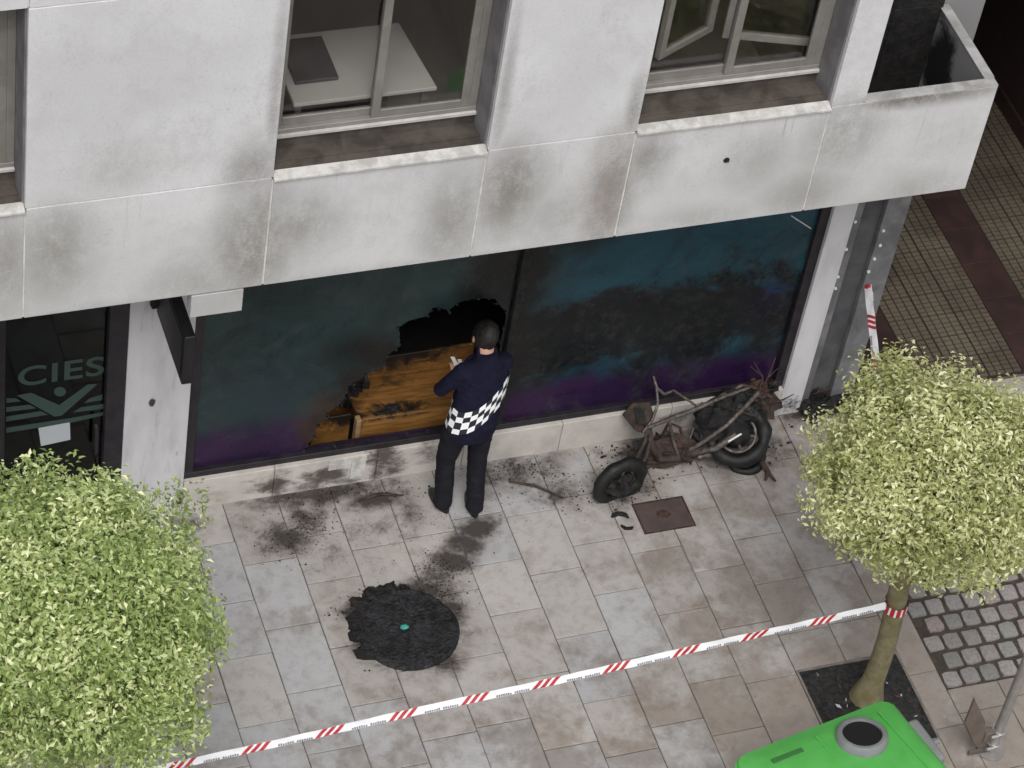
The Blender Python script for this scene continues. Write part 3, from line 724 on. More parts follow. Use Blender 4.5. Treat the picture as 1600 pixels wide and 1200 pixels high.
# left pane with the burnt hole
holepx = [(474, 704), (486, 690), (497, 664), (520, 640), (536, 628), (545, 604), (572, 586), (600, 572), (606, 556), (626, 540), (622, 512), (640, 500), (668, 494), (676, 480), (700, 484), (722, 470), (748, 466), (772, 468), (792, 486), (806, 520), (800, 548), (803, 580), (792, 612), (794, 640), (782, 664), (740, 668), (700, 674), (650, 684), (604, 689), (560, 698), (520, 702)]
hole = [on_y(*h, .045) for h in holepx]
hole = [Vector((min(h.x, XM-.07), .045, max(h.z, PLZ+.062))) for h in hole]
hp = []
for i, h in enumerate(hole):        # ragged edge
    k = hole[(i+1) % len(hole)]
    for t in (0, .33, .66):
        p = h.lerp(k, t); d = (k-h).normalized(); nrm = Vector((-d.z, 0, d.x)); p = p+nrm*random.uniform(-.008, .008)
        hp.append(Vector((min(p.x, XM-.06), .045, max(p.z, PLZ+.06))))
bm = bmesh.new()
outer = [bm.verts.new(p) for p in ((SX0+.071, .045, PLZ+.0565), (XM-.036, .045, PLZ+.0565), (XM-.036, .045, SZ1-.081), (SX0+.071, .045, SZ1-.081))]
inner = [bm.verts.new(p) for p in hp]
es = [bm.edges.new((r_[i], r_[(i+1) % len(r_)])) for r_ in (outer, inner) for i in range(len(r_))]
bmesh.ops.triangle_fill(bm, use_beauty=True, use_dissolve=False, edges=es)
ins = []
def inpoly(x, z):
    c = False
    for i in range(len(hp)):
        a, b = hp[i], hp[i-1]
        if (a.z > z) != (b.z > z) and x < (b.x-a.x)*(z-a.z)/(b.z-a.z)+a.x: c = not c
    return c
for f in list(bm.faces):
    c = f.calc_center_median()
    if inpoly(c.x, c.z): bm.faces.remove(f)
ret = bmesh.ops.extrude_face_region(bm, geom=bm.faces[:]); bmesh.ops.translate(bm, verts=[v for v in ret['geom'] if isinstance(v, bmesh.types.BMVert)], vec=(0, .008, 0))
bmesh.ops.recalc_face_normals(bm, faces=bm.faces)
me = bpy.data.meshes.new('pane'); bm.to_mesh(me); bm.free(); me.materials.append(MT['film']); po = link('pane', me, SW); po['label'] = 'printed pane with a ragged burnt hole'
# reflection streak on the upper right shop glass, modelled as a pale tube
a = on_y(1236, 337, .036); b_ = on_y(1267, 357, .036); q = MB(); q.tube([a, b_], .005, 5); q.build('reflection_streak', 'white_frame', SW)
# melted film curls on the hole's rim
q = MB()
for i in range(0, len(hp), 2):
    p = hp[i]; l = random.uniform(.015, .05); d = Vector((random.uniform(-.6, .6), random.uniform(-1, .6), random.uniform(-1.2, -.1))).normalized()
    q.tube([p, p+d*l*.5+Vector((0, random.uniform(-.01, .01), 0)), p+d*l], [.012, .009, .003], 5)
q.build('melted_curl', 'charred', SW)['kind'] = 'stuff'
# shop room behind
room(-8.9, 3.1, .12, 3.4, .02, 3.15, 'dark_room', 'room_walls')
# left shop door
DX0, DX1 = -3.475, -2.775
q = MB(); q.box(-3.56, DX0, -.03, .10, -.02, ZB-.013); q.box(DX1, -2.643, -.03, .10, -.02, ZB-.013); q.box(DX0, DX1, -.01, .09, 2.95, ZB-.014); q.box(DX0, DX1, -.01, .09, -.01, .10)
DR = q.build('shop_door', 'black_frame', B, bevel=.004); DR['label'] = 'dark glass shop door with frosted green lettering'
q = MB(); q.box(DX0+.001, DX1-.001, .035, .047, .101, 2.949); q.build('pane', 'glass_green', DR)
q = MB(); q.tube([(DX1-.06, -.02, .75), (DX1-.06, -.05, .78), (DX1-.06, -.05, 1.02), (DX1-.06, -.02, 1.05)], .012, 8); q.build('handle', 'black_frame', DR, smooth=True)
# neighbouring shop bays to the left, outside the picture
q = MB(); q.box(-9, -3.562, .0, .10, .3, ZB-.013); q.build('shop_window', 'black_frame', B); q = MB(); q.box(-9, -3.562, -.035, .2, -.02, .297); q.build('plinth_stone', 'plinth', B)
# frosted lettering and emblem on the door glass
YV = .0325
cu = bpy.data.curves.new('lettering', 'FONT'); cu.body = 'CIES'; cu.align_x = 'LEFT'; cu.size = 1; cu.extrude = .0; cu.space_character = 1.08; cu.offset = .018
to = bpy.data.objects.new('tmp', cu); COL.objects.link(to); bpy.context.view_layer.update()
me = bpy.data.meshes.new_from_object(to.evaluated_get(bpy.context.evaluated_depsgraph_get())); bpy.data.objects.remove(to)
L0 = on_y(28, 604, YV); L1 = on_y(162, 590, YV); LT = on_y(33, 574, YV)
xmin = min(v.co.x for v in me.vertices); xmax = max(v.co.x for v in me.vertices); zmax = max(v.co.y for v in me.vertices)
for v in me.vertices: v.co = Vector((L0.x+(v.co.x-xmin)/(xmax-xmin)*(L1.x-L0.x), YV, L0.z-.0+v.co.y/zmax*(LT.z-L0.z)))
me.materials.clear(); me.materials.append(MT['vinyl_green']); link('lettering', me, DR)
def zp(a, b): return on_y(a/4, 460+b/4, YV)
def decal(pts, name='emblem', mt='vinyl_green', par=DR): q = MB(); q.prism([zp(*p) for p in pts], (0, .0015, 0)); return q.build(name, mt, par)
decal([(105, 632), (195, 615), (370, 692), (550, 562), (612, 558), (385, 758), (340, 764)])
decal([(375+38*math.cos(i*.524), 608+30*math.sin(i*.524)) for i in range(12)])
for s_ in ([(40, 648), (100, 650), (130, 668), (40, 678)], [(38, 706), (185, 690), (225, 712), (38, 735)], [(38, 765), (255, 730), (300, 752), (38, 795)], [(38, 835), (450, 772), (650, 735), (652, 755), (450, 800), (38, 865)],
           [(560, 650), (640, 625), (640, 660), (525, 680)], [(505, 706), (645, 685), (645, 715), (455, 738)]): decal(s_)
pp = MB(); pp.prism([on_y(60, 669, .030), on_y(109, 660, .030), on_y(110, 687, .030), on_y(64, 697, .030)], (0, .001, 0)); tag(pp.build('paper_notice', 'paper'), 'white paper notice stuck on the dark shop door glass', 'notice')

# blade sign under the overhang
bs = on_y(238, 480, -.03); ft = on_z(283, 602, bs.z); zt = on_x(288, 527, ft.x).z
root = thing('projecting_sign', 'burnt black projecting sign on the pale pillar under the overhang', 'sign', (ft.x, -.03, bs.z))
q = MB(); q.box(ft.x+.002, ft.x+.075, ft.y, -.075, bs.z, zt); local(root, q).build('sign_box', 'sign_black', root, bevel=.006)
q = MB(); q.box(ft.x-.03, ft.x+.10, -.074, -.034, bs.z+.02, bs.z+.30); q.box(ft.x-.05, ft.x+.03, -.11, -.075, bs.z+.08, bs.z+.16); local(root, q).build('wall_bracket', 'charred', root, bevel=.006)
q = MB(); q.box(ft.x-.0015, ft.x+.0015, ft.y+.05, -.12, bs.z+.05, zt-.05); local(root, q).build('sign_face', 'black_frame', root)

# passage: neighbour's wall, unseen slab and wall above added to darken the floor
root = thing('passage_wall', 'dark reddish side wall of the covered passage', 'wall', (5.82, 0, 0))
q = MB(); q.box(0, .5, .0, 8, -.05, 8); q.build('wall', 'red_wall', root)
q = MB(); q.box(-.03, -.002, .12, 8, -.02, .16); q.build('skirting', 'tile_red', root)
sp_ = MB(); sp_.box(3.15, 5.80, .22, 6, 3.97, 4.15); sp_.box(1.9, 3.145, .101, 6, ZB+.3, ZB+.5); sp_.build('passage_shade_slab', 'soffit', B)  # unseen slab, extended forward to keep light off the passage
q = MB(); q.box(3.15, 5.80, .22, .5, 4.151, ZU); q.build('bridging_wall', 'facade', B)
q = MB(); q.box(3.15, 5.80, 6.0, 6.2, -.02, 3.97); q.build('passage_end_wall', 'red_wall', B)
q = MB(); q.box(3.02, 3.138, .351, 6, -.02, ZB+.29); q.build('passage_side_wall', 'red_wall', B)

# ---- furniture seen through the windows
dk = [on_z(462, 178, 4.40), on_z(706, 140, 4.40), on_z(662, 62, 4.40), on_z(440, 92, 4.40)]
c = sum(dk, Vector())/4
root = thing('desk', 'pale desk standing behind the sliding window glass', 'desk', (c.x, max(c.y, FY+.36), 3.46))
q = MB(); y0, y1 = FY+.37, FY+1.0; q.prism([(-1.85, y0, 4.37), (-.93, y0, 4.37), (-.99, y1, 4.37), (-1.85, y1, 4.37)], (0, 0, .03)); local(root, q).build('desk_top', 'desk', root, bevel=.004)
for (x, y) in ((-1.81, y0+.05), (-.99, y0+.05), (-1.81, y1-.05), (-1.05, y1-.05)):
    q = MB(); q.box(x-.02, x+.02, y-.02, y+.02, 3.46, 4.369); local(root, q).build('leg', 'alu', root)
q = MB(); q.box(-1.80, -1.52, y0+.16, y0+.56, 4.402, 4.43); tag(q.build('desk_pad', 'pad', None, bevel=.006), 'dark flat case lying on the pale desk behind the glass', 'case')
root = thing('chair', 'pale rounded chair behind the glass of the partly shown window', 'chair', (-3.85, FY+.6, 3.46))
q = MB(); q.sphere((0, .05, .98), (.17, .06, .26), 16, 10); q.build('backrest', 'desk', root, smooth=True)
q = MB(); q.sphere((0, -.12, .70), (.2, .19, .05), 16, 8); q.build('seat', 'desk', root, smooth=True)
for x, y in ((-.14, -.24), (.14, -.24), (-.14, .02), (.14, .02)):
    q = MB(); q.tube([(x, y, 0), (x*.85, y*.9, .69)], .014, 8); q.build('leg', 'alu', root)

# wooden counter inside the burnt hole
a = on_y(556, 655, .18); b_ = on_y(553, 690, .18); c_ = on_y(712, 628, .18)
root = thing('wooden_counter', 'scorched orange wooden counter seen through the burnt shop window', 'counter', (a.x, .18, .02))
zt = a.z
q = MB(); q.box(a.x+.035, .17, .16, .185, b_.z-.04, zt); local(root, q).build('front_board', 'wood_burnt', root, bevel=.004)
q = MB(); q.box(a.x-.005, a.x+.033, .14, .20, .02, zt+.02); local(root, q).build('end_post', 'wood_pale', root, bevel=.004)
q = MB(); q.box(a.x+.02, .17, .186, .555, zt-.045, zt-.015); local(root, q).build('shelf_board', 'wood_burnt', root, bevel=.004)
q = MB(); q.box(a.x-.1, .17, .56, .585, .02, zt+.20); local(root, q).build('back_board', 'wood_burnt', root, bevel=.004)
q = MB(); q.box(a.x-.30, a.x-.012, .25, .275, .02, zt-.02); local(root, q).build('side_board', 'wood_burnt', root, bevel=.004)
for i in range(4):
    q = MB(); x = a.x+.04+i*.085; q.sphere((x, .24+.05*math.sin(i*2.1)+(.2 if i < 2 else 0), zt-.012), (.06, .035, .012 if i > 1 else .1), 12, 7, lump=1.1, seed=i, fr=2); local(root, q).build('charred_lump', 'charred', root)

# ================================================================== STREET THINGS
def disc_scrap():
    c = on_z(637, 985, 0)
    root = thing('melted_container_base', 'round melted black container base stuck to the pale paving', 'burnt remains', (c.x, c.y, 0))
    q = MB(); n = 56; R0 = .365; rings = []
    prof = [(1.0, -.004), (1.0, .012), (.95, .026), (.86, .018), (.72, .020), (.5, .024), (.3, .020), (.12, .026), (.01, .022)]
    for k, (r, z) in enumerate(prof):
        ring = []
        for i in range(n):
            an = 2*math.pi*i/n; d = Vector((math.cos(an), math.sin(an), 0))
            l = 1+.03*noise.noise(d*1.6+Vector((0, 0, 4)))+(.012*noise.noise(d*9)) if r > .8 else 1
            zz = z+(.012*noise.noise(Vector((d.x*r*6, d.y*r*6, 1.7)))+.006*noise.noise(Vector((d.x*r*17, d.y*r*17, 7)))) if k > 1 else z
            if .6 < r < .9 and d.y < .1 and i % 2: zz += .02
            ring.append(d*R0*r*l+Vector((0, 0, zz)))
        rings.append(ring)
    MT['melt'] = mottled('melted_black_plastic', (.0035, .0035, .0045), (.026, .025, .028), 22, .45, 1., 40, r2=.8, bdist=.02)
    q.loft(rings, True).build('base_disc', 'melt', root, smooth=True)
    q = MB()
    for i in range(12):
        an = R(75+i*11)+random.uniform(-.1, .1); r = random.uniform(.33, .40)
        q.sphere((math.cos(an)*r, math.sin(an)*r, .004), (random.uniform(.04, .085), random.uniform(.035, .07), .022), 12, 6, lump=.9, seed=i*3)
    q.build('melted_edge', 'charred', root, smooth=True)
    t = on_z(632, 980, .03)-root.location; q = MB(); q.sphere((t.x, t.y, .035), (.035, .024, .014), 10, 6, lump=.5); q.build('teal_scrap', 'teal_bit', root, smooth=True)
disc_scrap()
c = on_z(1037, 805, 0)
root = thing('access_cover', 'rusty brown rectangular iron access cover in the paving', 'cover', (c.x, c.y, 0))
q = MB(); q.box(-.19, .19, -.135, .135, -.01, .006); q.build('lid', 'cover', root, bevel=.003)
q = MB(); q.box(-.205, .205, -.15, -.137, -.01, .004); q.box(-.205, .205, .137, .15, -.01, .004); q.box(-.205, -.192, -.136, .136, -.01, .004); q.box(.192, .205, -.136, .136, -.01, .004); q.build('frame', 'rust', root)
q = MB(); q.sphere((0.0, .01, .006), (.055, .04, .004), 14, 5, lump=.5); q.build('maker_plate', 'rust', root)
def fragment(px, py, s, label, rz):
    c = on_z(px, py, 0); q = MB()
    pts = []
    for i in range(6): pts.append((Vector((math.cos(R(20+i*26)), math.sin(R(20+i*26)), 0))*s+Vector((0, -s*.6, .012+.006*(i % 2)))))
    q.tube(pts, [s*.1, s*.28, s*.33, s*.3, s*.32, s*.12], 7)
    for v in q.v: v.z = max(v.z*.6, -.002)
    o = q.build('burnt_fragment', 'charred'); o.location = (c.x, c.y, 0); o.rotation_euler.z = rz; tag(o, label, 'debris')
fragment(968, 808, .07, 'larger curved charred plastic fragment beside the iron cover', R(-10)); fragment(980, 824, .05, 'smaller charred plastic fragment beside the iron cover', R(160))
# loose ash and flakes: uncountable
q = MB(); rnd = random.Random(3)
def flakes(px, py, rx, ry, n, smin=.004, smax=.022):
    for _ in range(n):
        a = px+rnd.gauss(0, rx); b = py+rnd.gauss(0, ry); p = on_z(a, b, 0)
        if p.y > -.06: continue
        s = rnd.uniform(smin, smax)**1; an = rnd.uniform(0, 6.3); u = Vector((math.cos(an), math.sin(an), rnd.uniform(-.1, .3)))*s; v = Vector((-math.sin(an), math.cos(an), rnd.uniform(-.1, .3)))*s*rnd.uniform(.3, .9)
        c = Vector((p.x, p.y, .006)); h = Vector((0, 0, s*rnd.uniform(.15, .5)))
        q.add([c-u, c+v, c+u*.8, c-v*.7, c+h], [(0, 1, 4), (1, 2, 4), (2, 3, 4), (3, 0, 4)], 0 if rnd.random() < .72 else 1)
flakes(690, 895, 26, 24, 300, .002, .011); flakes(640, 930, 45, 10, 150, .003, .013); flakes(555, 958, 20, 8, 60, .003, .016); flakes(575, 985, 14, 18, 90, .003, .014); flakes(600, 935, 30, 7, 120, .003, .013); flakes(700, 945, 16, 14, 70, .002, .01); flakes(450, 840, 25, 20, 150, .002, .012); flakes(490, 815, 22, 14, 130, .002, .012); flakes(520, 770, 70, 10, 220, .003, .013); flakes(800, 735, 50, 14, 300, .002, .012); flakes(850, 770, 40, 14, 110, .002, .010); flakes(720, 815, 60, 22, 150, .002, .007); flakes(640, 830, 90, 40, 200, .002, .007)
flakes(1020, 705, 45, 12, 260, .004, .022); flakes(1130, 690, 50, 18, 260, .004, .022); flakes(970, 760, 35, 16, 160, .003, .014); flakes(905, 790, 16, 12, 30, .003, .014); flakes(1265, 630, 30, 12, 260, .006, .04)
o = q.build('ash_debris', ['charred', 'charred_brown']); o['kind'] = 'stuff'; o['label'] = 'black ash and burnt flakes strewn over the paving'
# a few sticks of burnt debris
for i, (p, r_, lab) in enumerate(((((795, 752), (880, 778)), .010, 'thin charred stick lying between the standing person and the burnt scooter'), (((455, 765), (555, 748)), .012, 'charred strip lying along the foot of the plinth'), (((560, 782), (630, 774)), .012, 'short curved charred strip on the pale paving'))):
    a = on_z(*p[0], .012); b_ = on_z(*p[1], .012); mid = a.lerp(b_, .5)+Vector((.0, .03, .01)); q = MB(); q.tube([a, a.lerp(mid, .5), mid, mid.lerp(b_, .5), b_], [r_*.6, r_, r_*1.1, r_*.9, r_*.5], 6)
    tag(q.build('charred_stick', 'charred_brown'), lab, 'debris')
# heap at the foot of the pillar
c = on_z(1272, 634, 0); root = thing('charred_heap', 'black heap of burnt remains at the foot of the scorched pillar', 'burnt remains', (c.x, c.y, 0))
for i in range(14):
    q = MB(); q.sphere((random.uniform(-.22, .28), random.uniform(-.12, .14), .05), (random.uniform(.05, .12), random.uniform(.05, .1), random.uniform(.04, .11)), 10, 7, lump=1.1, seed=i*5.1); q.build('burnt_lump', 'charred', root)
for i in range(6):
    x, y = random.uniform(-.2, .2), random.uniform(-.1, .1); q = MB(); q.tube([(x, y, .03), (x+random.uniform(-.12, .12), y+random.uniform(-.05, .05), .16), (x+random.uniform(-.2, .2), y+random.uniform(-.1, .1), .2)], [.008, .007, .004], 6); q.build('twisted_wire', 'rust', root)

# ---------------------------------------------------------------- burnt scooter
def scooter():
    base = on_z(1070, 700, 0)
    root = thing('burnt_scooter', 'burnt-out motor scooter lying on its side against the shop plinth', 'scooter', (base.x, base.y, 0))
    O = Vector(root.location)
    def P(x, y, z): return on_z(x, y, z)-O
    def wheel(c, ax, Rr, r, tread):
        q = MB(); q.torus(c, ax, Rr, r, 32, 10, lump=.35); o = q.build('wheel', 'rubber', root, smooth=True)
        q = MB(); q.torus(c, ax, Rr*.68, .014, 28, 6); a = Vector(ax).normalized(); u = a.orthogonal().normalized(); v = a.cross(u)
        for i in range(5):
            an = i*1.2566; d = u*math.cos(an)+v*math.sin(an); q.tube([Vector(c), Vector(c)+d*Rr*.68], .014, 6)
        q.tube([Vector(c)-a*.06, Vector(c)+a*.06], .03, 12); q.build('rim', 'bare_metal', o, smooth=True)
    # front wheel half standing, rear wheel lying towards the street
    wheel(P(968, 752, .15), -AX[2]*.55+(AX[0]*.58+AX[1]*.81)*.83, .175, .050, 1)
    q = MB(); q.sphere(P(966, 753, .14), (.10, .10, .09), 14, 9, lump=.6, seed=9); q.sphere(P(985, 742, .12), (.1, .07, .07), 14, 9, lump=.8, seed=2); q.build('hub_wreckage', 'charred', root)
    wheel(P(1152, 678, .24), (-.30, -.45, .80), .205, .052, 1)
    # engine / drum block inside rear
    q = MB(); q.sphere(P(1148, 674, .25), (.13, .12, .10), 20, 12, lump=.35, fr=2.5); q.sphere(P(1120, 655, .28), (.17, .12, .12), 16, 10, lump=.6, seed=6); q.sphere(P(1108, 675, .18), (.12, .1, .1), 16, 10, lump=.8, seed=8); q.sphere(P(1150, 625, .36), (.15, .09, .09), 16, 10, lump=.8, seed=12); q.build('engine_block', 'charred', root, smooth=True)
    q = MB(); q.sphere(P(1176, 648, .30), (.11, .10, .10), 20, 12, lump=.3, seed=4, fr=2); q.build('drive_cover', 'rubber', root, smooth=True)
    q = MB(); q.tube([P(1138, 690, .40), P(1158, 678, .41)], .008, 6); q.build('glint_rod', 'white_mark', root)  # white glint on the wheel, built as a pale rod
    # fender arc lying on the stones
    c = P(1163, 712, .04)
    q = MB(); q.torus(c, (-.05, -.25, 1), .135, .032, 22, 8, R(150), R(345), lump=.3); q.build('rear_fender', 'rubber', root, smooth=True)
    q = MB(); q.tube([P(1190, 722, .06), P(1200, 738, .03), P(1196, 750, .015)], [.02, .022, .01], 7); q.tube([P(1200, 738, .03), P(1212, 752, .012)], [.018, .008], 7); q.build('side_stand', 'rust', root)
    # frame rails
    rails = [([(1072, 706, .10), (1100, 690, .22), (1135, 665, .36), (1165, 635, .44), (1186, 612, .46)], .018, 'bare_metal'), ([(1088, 668, .22), (1105, 640, .34), (1128, 618, .42), (1160, 602, .46)], .016, 'bare_metal'), ([(1075, 692, .10), (1090, 655, .25), (1098, 628, .34)], .012, 'bare_metal'),
             ([(1010, 700, .10), (1040, 690, .16), (1075, 700, .12)], .022, 'rust'), ([(1010, 722, .06), (1045, 722, .05), (1085, 712, .05)], .02, 'charred_brown'), ([(1040, 672, .25), (1060, 690, .16), (1085, 704, .1)], .012, 'rust'), ([(1160, 602, .46), (1190, 608, .46), (1205, 622, .42)], .015, 'rust')]
    for pts, r_, mt in rails: q = MB(); q.tube([P(*p) for p in pts], r_, 9); q.build('frame_rail', mt, root, smooth=True)
    # main spine, floorpan and bodywork sheets that tie the two wheels together
    def sheet(px, th, name, mt, amp=.02):
        A = [P(*p) for p in px]; n_ = len(A); cc = sum(A, Vector())/n_; vs = [cc]; rg = [A]
        q = MB(); rings = []
        for r_ in (1., .72, .4, .06):
            ring = []
            for i in range(n_*3):
                a_, b__ = A[i//3], A[(i//3+1) % n_]; v = cc.lerp(a_.lerp(b__, (i % 3)/3), r_)
                ring.append(v+Vector((noise.noise(v*9), noise.noise(v*9+Vector((5, 0, 0))), noise.noise(v*9+Vector((0, 7, 0)))))*amp*2)
            rings.append(ring)
        q.loft(rings, caps=True); q.loft([[v+AX[2]*th for v in r_] for r_ in rings], caps=True); q.loft([rings[0], [v+AX[2]*th for v in rings[0]]], caps=False)
        q.build(name, mt, root)
    q = MB(); q.tube([P(1012, 664, .38), P(1016, 690, .28), P(1030, 716, .12), P(1060, 716, .08), P(1095, 704, .12), P(1125, 680, .22), P(1150, 652, .34)], [.028, .030, .030, .028, .030, .030, .024], 10); q.build('frame_spine', 'charred_brown', root, smooth=True)
    sheet([(1014, 690, .16), (1050, 676, .20), (1090, 690, .15), (1092, 714, .05), (1045, 730, .03), (1012, 724, .04)], .012, 'floorpan', 'charred_brown')
    sheet([(1082, 668, .24), (1100, 632, .36), (1138, 608, .43), (1172, 606, .44), (1196, 620, .42), (1188, 650, .36), (1150, 664, .34), (1112, 694, .20)], .02, 'seat_shell', 'charred', .03)
    sheet([(1186, 618, .40), (1212, 612, .34), (1226, 630, .28), (1212, 650, .26), (1192, 646, .32)], .015, 'tail_panel', 'charred_brown', .03)
    sheet([(990, 690, .30), (1012, 680, .34), (1024, 704, .2), (1004, 724, .14)], .012, 'front_apron', 'charred', .03)
    # fork
    for dx in (0, 14):
        q = MB(); q.tube([P(975+dx, 745, .14), P(995+dx, 715, .22), P(1008+dx*.6, 690, .30), P(1012, 668, .38)], [.017, .017, .015, .015], 8); q.build('fork_leg', 'charred_brown', root, smooth=True)
    q = MB(); q.tube([P(1012, 668, .40), P(1045, 655, .40), P(1085, 640, .42), P(1125, 622, .44), P(1170, 606, .46)], [.016, .018, .018, .017, .014], 9); q.build('top_rail', 'bare_metal', root, smooth=True)
    q = MB(); q.tube([P(1045, 655, .40), P(1052, 690, .2), P(1062, 716, .08)], .014, 8); q.build('down_tube', 'bare_metal', root, smooth=True)
    q = MB(); q.tube([P(1150, 678, .3), P(1120, 700, .2), P(1092, 706, .12)], [.03, .026, .02], 9); q.build('swing_arm', 'bare_metal', root, smooth=True)
    # handlebar and stray cables
    q = MB(); q.tube([P(1021, 588, .62), P(1026, 606, .58), P(1038, 616, .54), P(1052, 610, .52), P(1075, 625, .46), P(1088, 634, .42)], [.010, .014, .013, .012, .010, .008], 8); q.build('handlebar', 'bare_metal', root, smooth=True)
    q = MB(); q.tube([P(1026, 606, .58), P(1028, 630, .52), P(1020, 655, .44), P(1004, 676, .36)], .011, 8); q.build('steering_stem', 'bare_metal', root, smooth=True)
    q = MB()
    for pts in ([(1185, 615, .46), (1192, 590, .55), (1178, 565, .62)], [(1195, 600, .5), (1204, 580, .58), (1212, 558, .66)], [(1188, 585, .56), (1172, 572, .58)], [(1200, 590, .54), (1216, 575, .56)], [(1205, 630, .4), (1225, 624, .34), (1240, 616, .3)], [(1150, 640, .44), (1172, 648, .4), (1186, 636, .42)]):
        q.tube([P(*p) for p in pts], [.007, .006, .003][:len(pts)] if len(pts) == 3 else [.006, .003], 6)
    q.build('stray_cables', 'rust', root)
    # steering shield plate
    q = MB(); A = [P(972, 648, .36), P(988, 630, .46), P(1016, 628, .48), P(1022, 650, .42), P(1006, 678, .32), P(992, 672, .32)]
    q.prism(A, (AX[2]*.05)); q.build('leg_shield', 'charred_brown', root, bevel=.006)
    q = MB(); A = [P(990, 636, .47), P(1006, 640, .47), P(1010, 660, .43), P(998, 664, .41)]; q.prism(A, AX[2]*.03); q.build('number_plate_holder', 'charred', root)
    # seat pan and body shell
    q = MB(); A = [P(1086, 660, .26), P(1104, 628, .38), P(1140, 606, .42), P(1170, 612, .42), P(1178, 640, .38), P(1150, 660, .34), P(1120, 690, .22), P(1095, 690, .18)]
    q.prism(A, AX[2]*.09); q.build('body_shell', 'rubber', root, bevel=.012)
    q = MB()
    for i in range(16): q.sphere(P(random.uniform(1015, 1080), random.uniform(680, 722), random.uniform(.04, .14)), (random.uniform(.02, .05), random.uniform(.02, .05), random.uniform(.015, .04)), 8, 6, lump=1.2, seed=i*2.3)
    q.build('melted_floorboard', 'charred_brown', root)
    for i in range(16):
        q = MB(); q.sphere(P(random.uniform(1165, 1212), random.uniform(598, 640), random.uniform(.34, .46)), (random.uniform(.02, .05), random.uniform(.02, .05), random.uniform(.02, .04)), 8, 6, lump=1.2, seed=i*1.7); q.build('tail_wreckage', 'rust' if i % 3 else 'charred', root)
    q = MB(); q.tube([P(1090, 715, .06), P(1120, 705, .10), P(1150, 706, .10), P(1170, 700, .12)], [.02, .035, .038, .03], 10); q.build('exhaust', 'bare_metal', root, smooth=True)
    q = MB(); q.tube([P(1030, 690, .1), P(1045, 660, .24), P(1062, 668, .2), P(1070, 690, .1)], .012, 7); q.tube([P(1022, 700, .1), P(1050, 705, .12), P(1060, 690, .14)], .015, 7); q.build('floor_bracket', 'rust', root, smooth=True)
scooter()

# ---------------------------------------------------------------- trees
def crown_mesh(c, rad, n_clump, per, lsize, mat, seed, root, squash=.92, tone=0., shape=0):
    rn = random.Random(seed); c = Vector(c); vs = []; fs = []; tn = []
    cl = []
    for i in range(n_clump):
        z = 1-2*(i+.5)/n_clump; ph = i*2.39996; d = Vector((math.sqrt(1-z*z)*math.cos(ph), math.sqrt(1-z*z)*math.sin(ph), z))
        rr = rad*(1+.26*noise.noise(d*1.6+Vector((seed, 0, 0)))+.26*noise.noise(d*4.2+Vector((seed, 3, 0))))*rn.choice((.95, .91, .84, .66))
        if noise.noise(d*3.3+Vector((seed*2, 1, 0))) > .24: rr *= .74
        if shape == 1:            # droops to a tuft round the trunk, fuller towards the setts
            if d.z < 0: rr *= 1+.24*d.z+.9*max(0, -d.z-.90)
            if d.x > .2: rr *= 1+.08*d.x
        if shape == 2: rr *= 1-.10*max(0, d.x)*(.5+max(0, d.z+d.y*.6))
        cl.append((c+Vector((d.x*rr, d.y*rr, d.z*rr*squash)), d, rn.uniform(.10, .20)*rad, rn.random()))
    for (p, d, s, t0) in cl:
        for k in range(per):
            g_ = Vector((rn.gauss(0, 1), rn.gauss(0, 1), rn.gauss(0, 1)))*.72
            if g_.length > 1.5: g_ *= 1.5/g_.length*rn.random()**.3
            g_ *= s
            q = p+g_
            nrm = (d*.7+Vector((0, 0, .7))+Vector((rn.gauss(0, .6), rn.gauss(0, .6), rn.gauss(0, .6)))).normalized()
            u = nrm.orthogonal().normalized(); an = rn.uniform(0, 6.3); v = nrm.cross(u); a = u*math.cos(an)+v*math.sin(an); b = nrm.cross(a)
            L = lsize*rn.uniform(.5, 1.4); w_ = L*rn.uniform(.42, .55); o = len(vs); dr = nrm*L*.12
            vs += [q-a*L*.5, q-b*w_*.5+dr, q+a*L*.5-dr, q+b*w_*.5+dr]
            fs += [(o, o+1, o+2), (o, o+2, o+3)]
            out = ((q-c).length/rad)
            t = min(1, max(0, .26*rn.random()+.44*t0+.10+.60*(rn.random()**4)+tone)); tn += [t]*4  # rare palest tones put whitish highlights into the leaf colour
    # stray sprigs that break the outline
    for i in range(int(n_clump*.35)):
        d = Vector((rn.gauss(0, 1), rn.gauss(0, 1), rn.gauss(0.3, 1))).normalized(); rr = rad*rn.uniform(.98, 1.12); p = c+Vector((d.x*rr, d.y*rr, d.z*rr*squash))
        for k in range(14):
            q = p-d*k*.018+Vector((rn.gauss(0, .022), rn.gauss(0, .022), rn.gauss(0, .022))); a = (d+Vector((rn.gauss(0, .7), rn.gauss(0, .7), rn.gauss(0, .7)))).normalized(); b = a.orthogonal().normalized(); L = lsize*rn.uniform(.6, 1); o = len(vs)
            vs += [q-a*L*.5, q-b*L*.23, q+a*L*.5, q+b*L*.23]; fs += [(o, o+1, o+2), (o, o+2, o+3)]; tn += [.35+.4*rn.random()]*4
    me = bpy.data.meshes.new('crown'); O = Vector(root.location); me.from_pydata([tuple(v-O) for v in vs], [], fs); me.materials.append(MT[mat])
    at = me.attributes.new('tone', 'FLOAT', 'POINT'); at.data.foreach_set('value', tn)
    o = link('crown', me, root)
    return cl
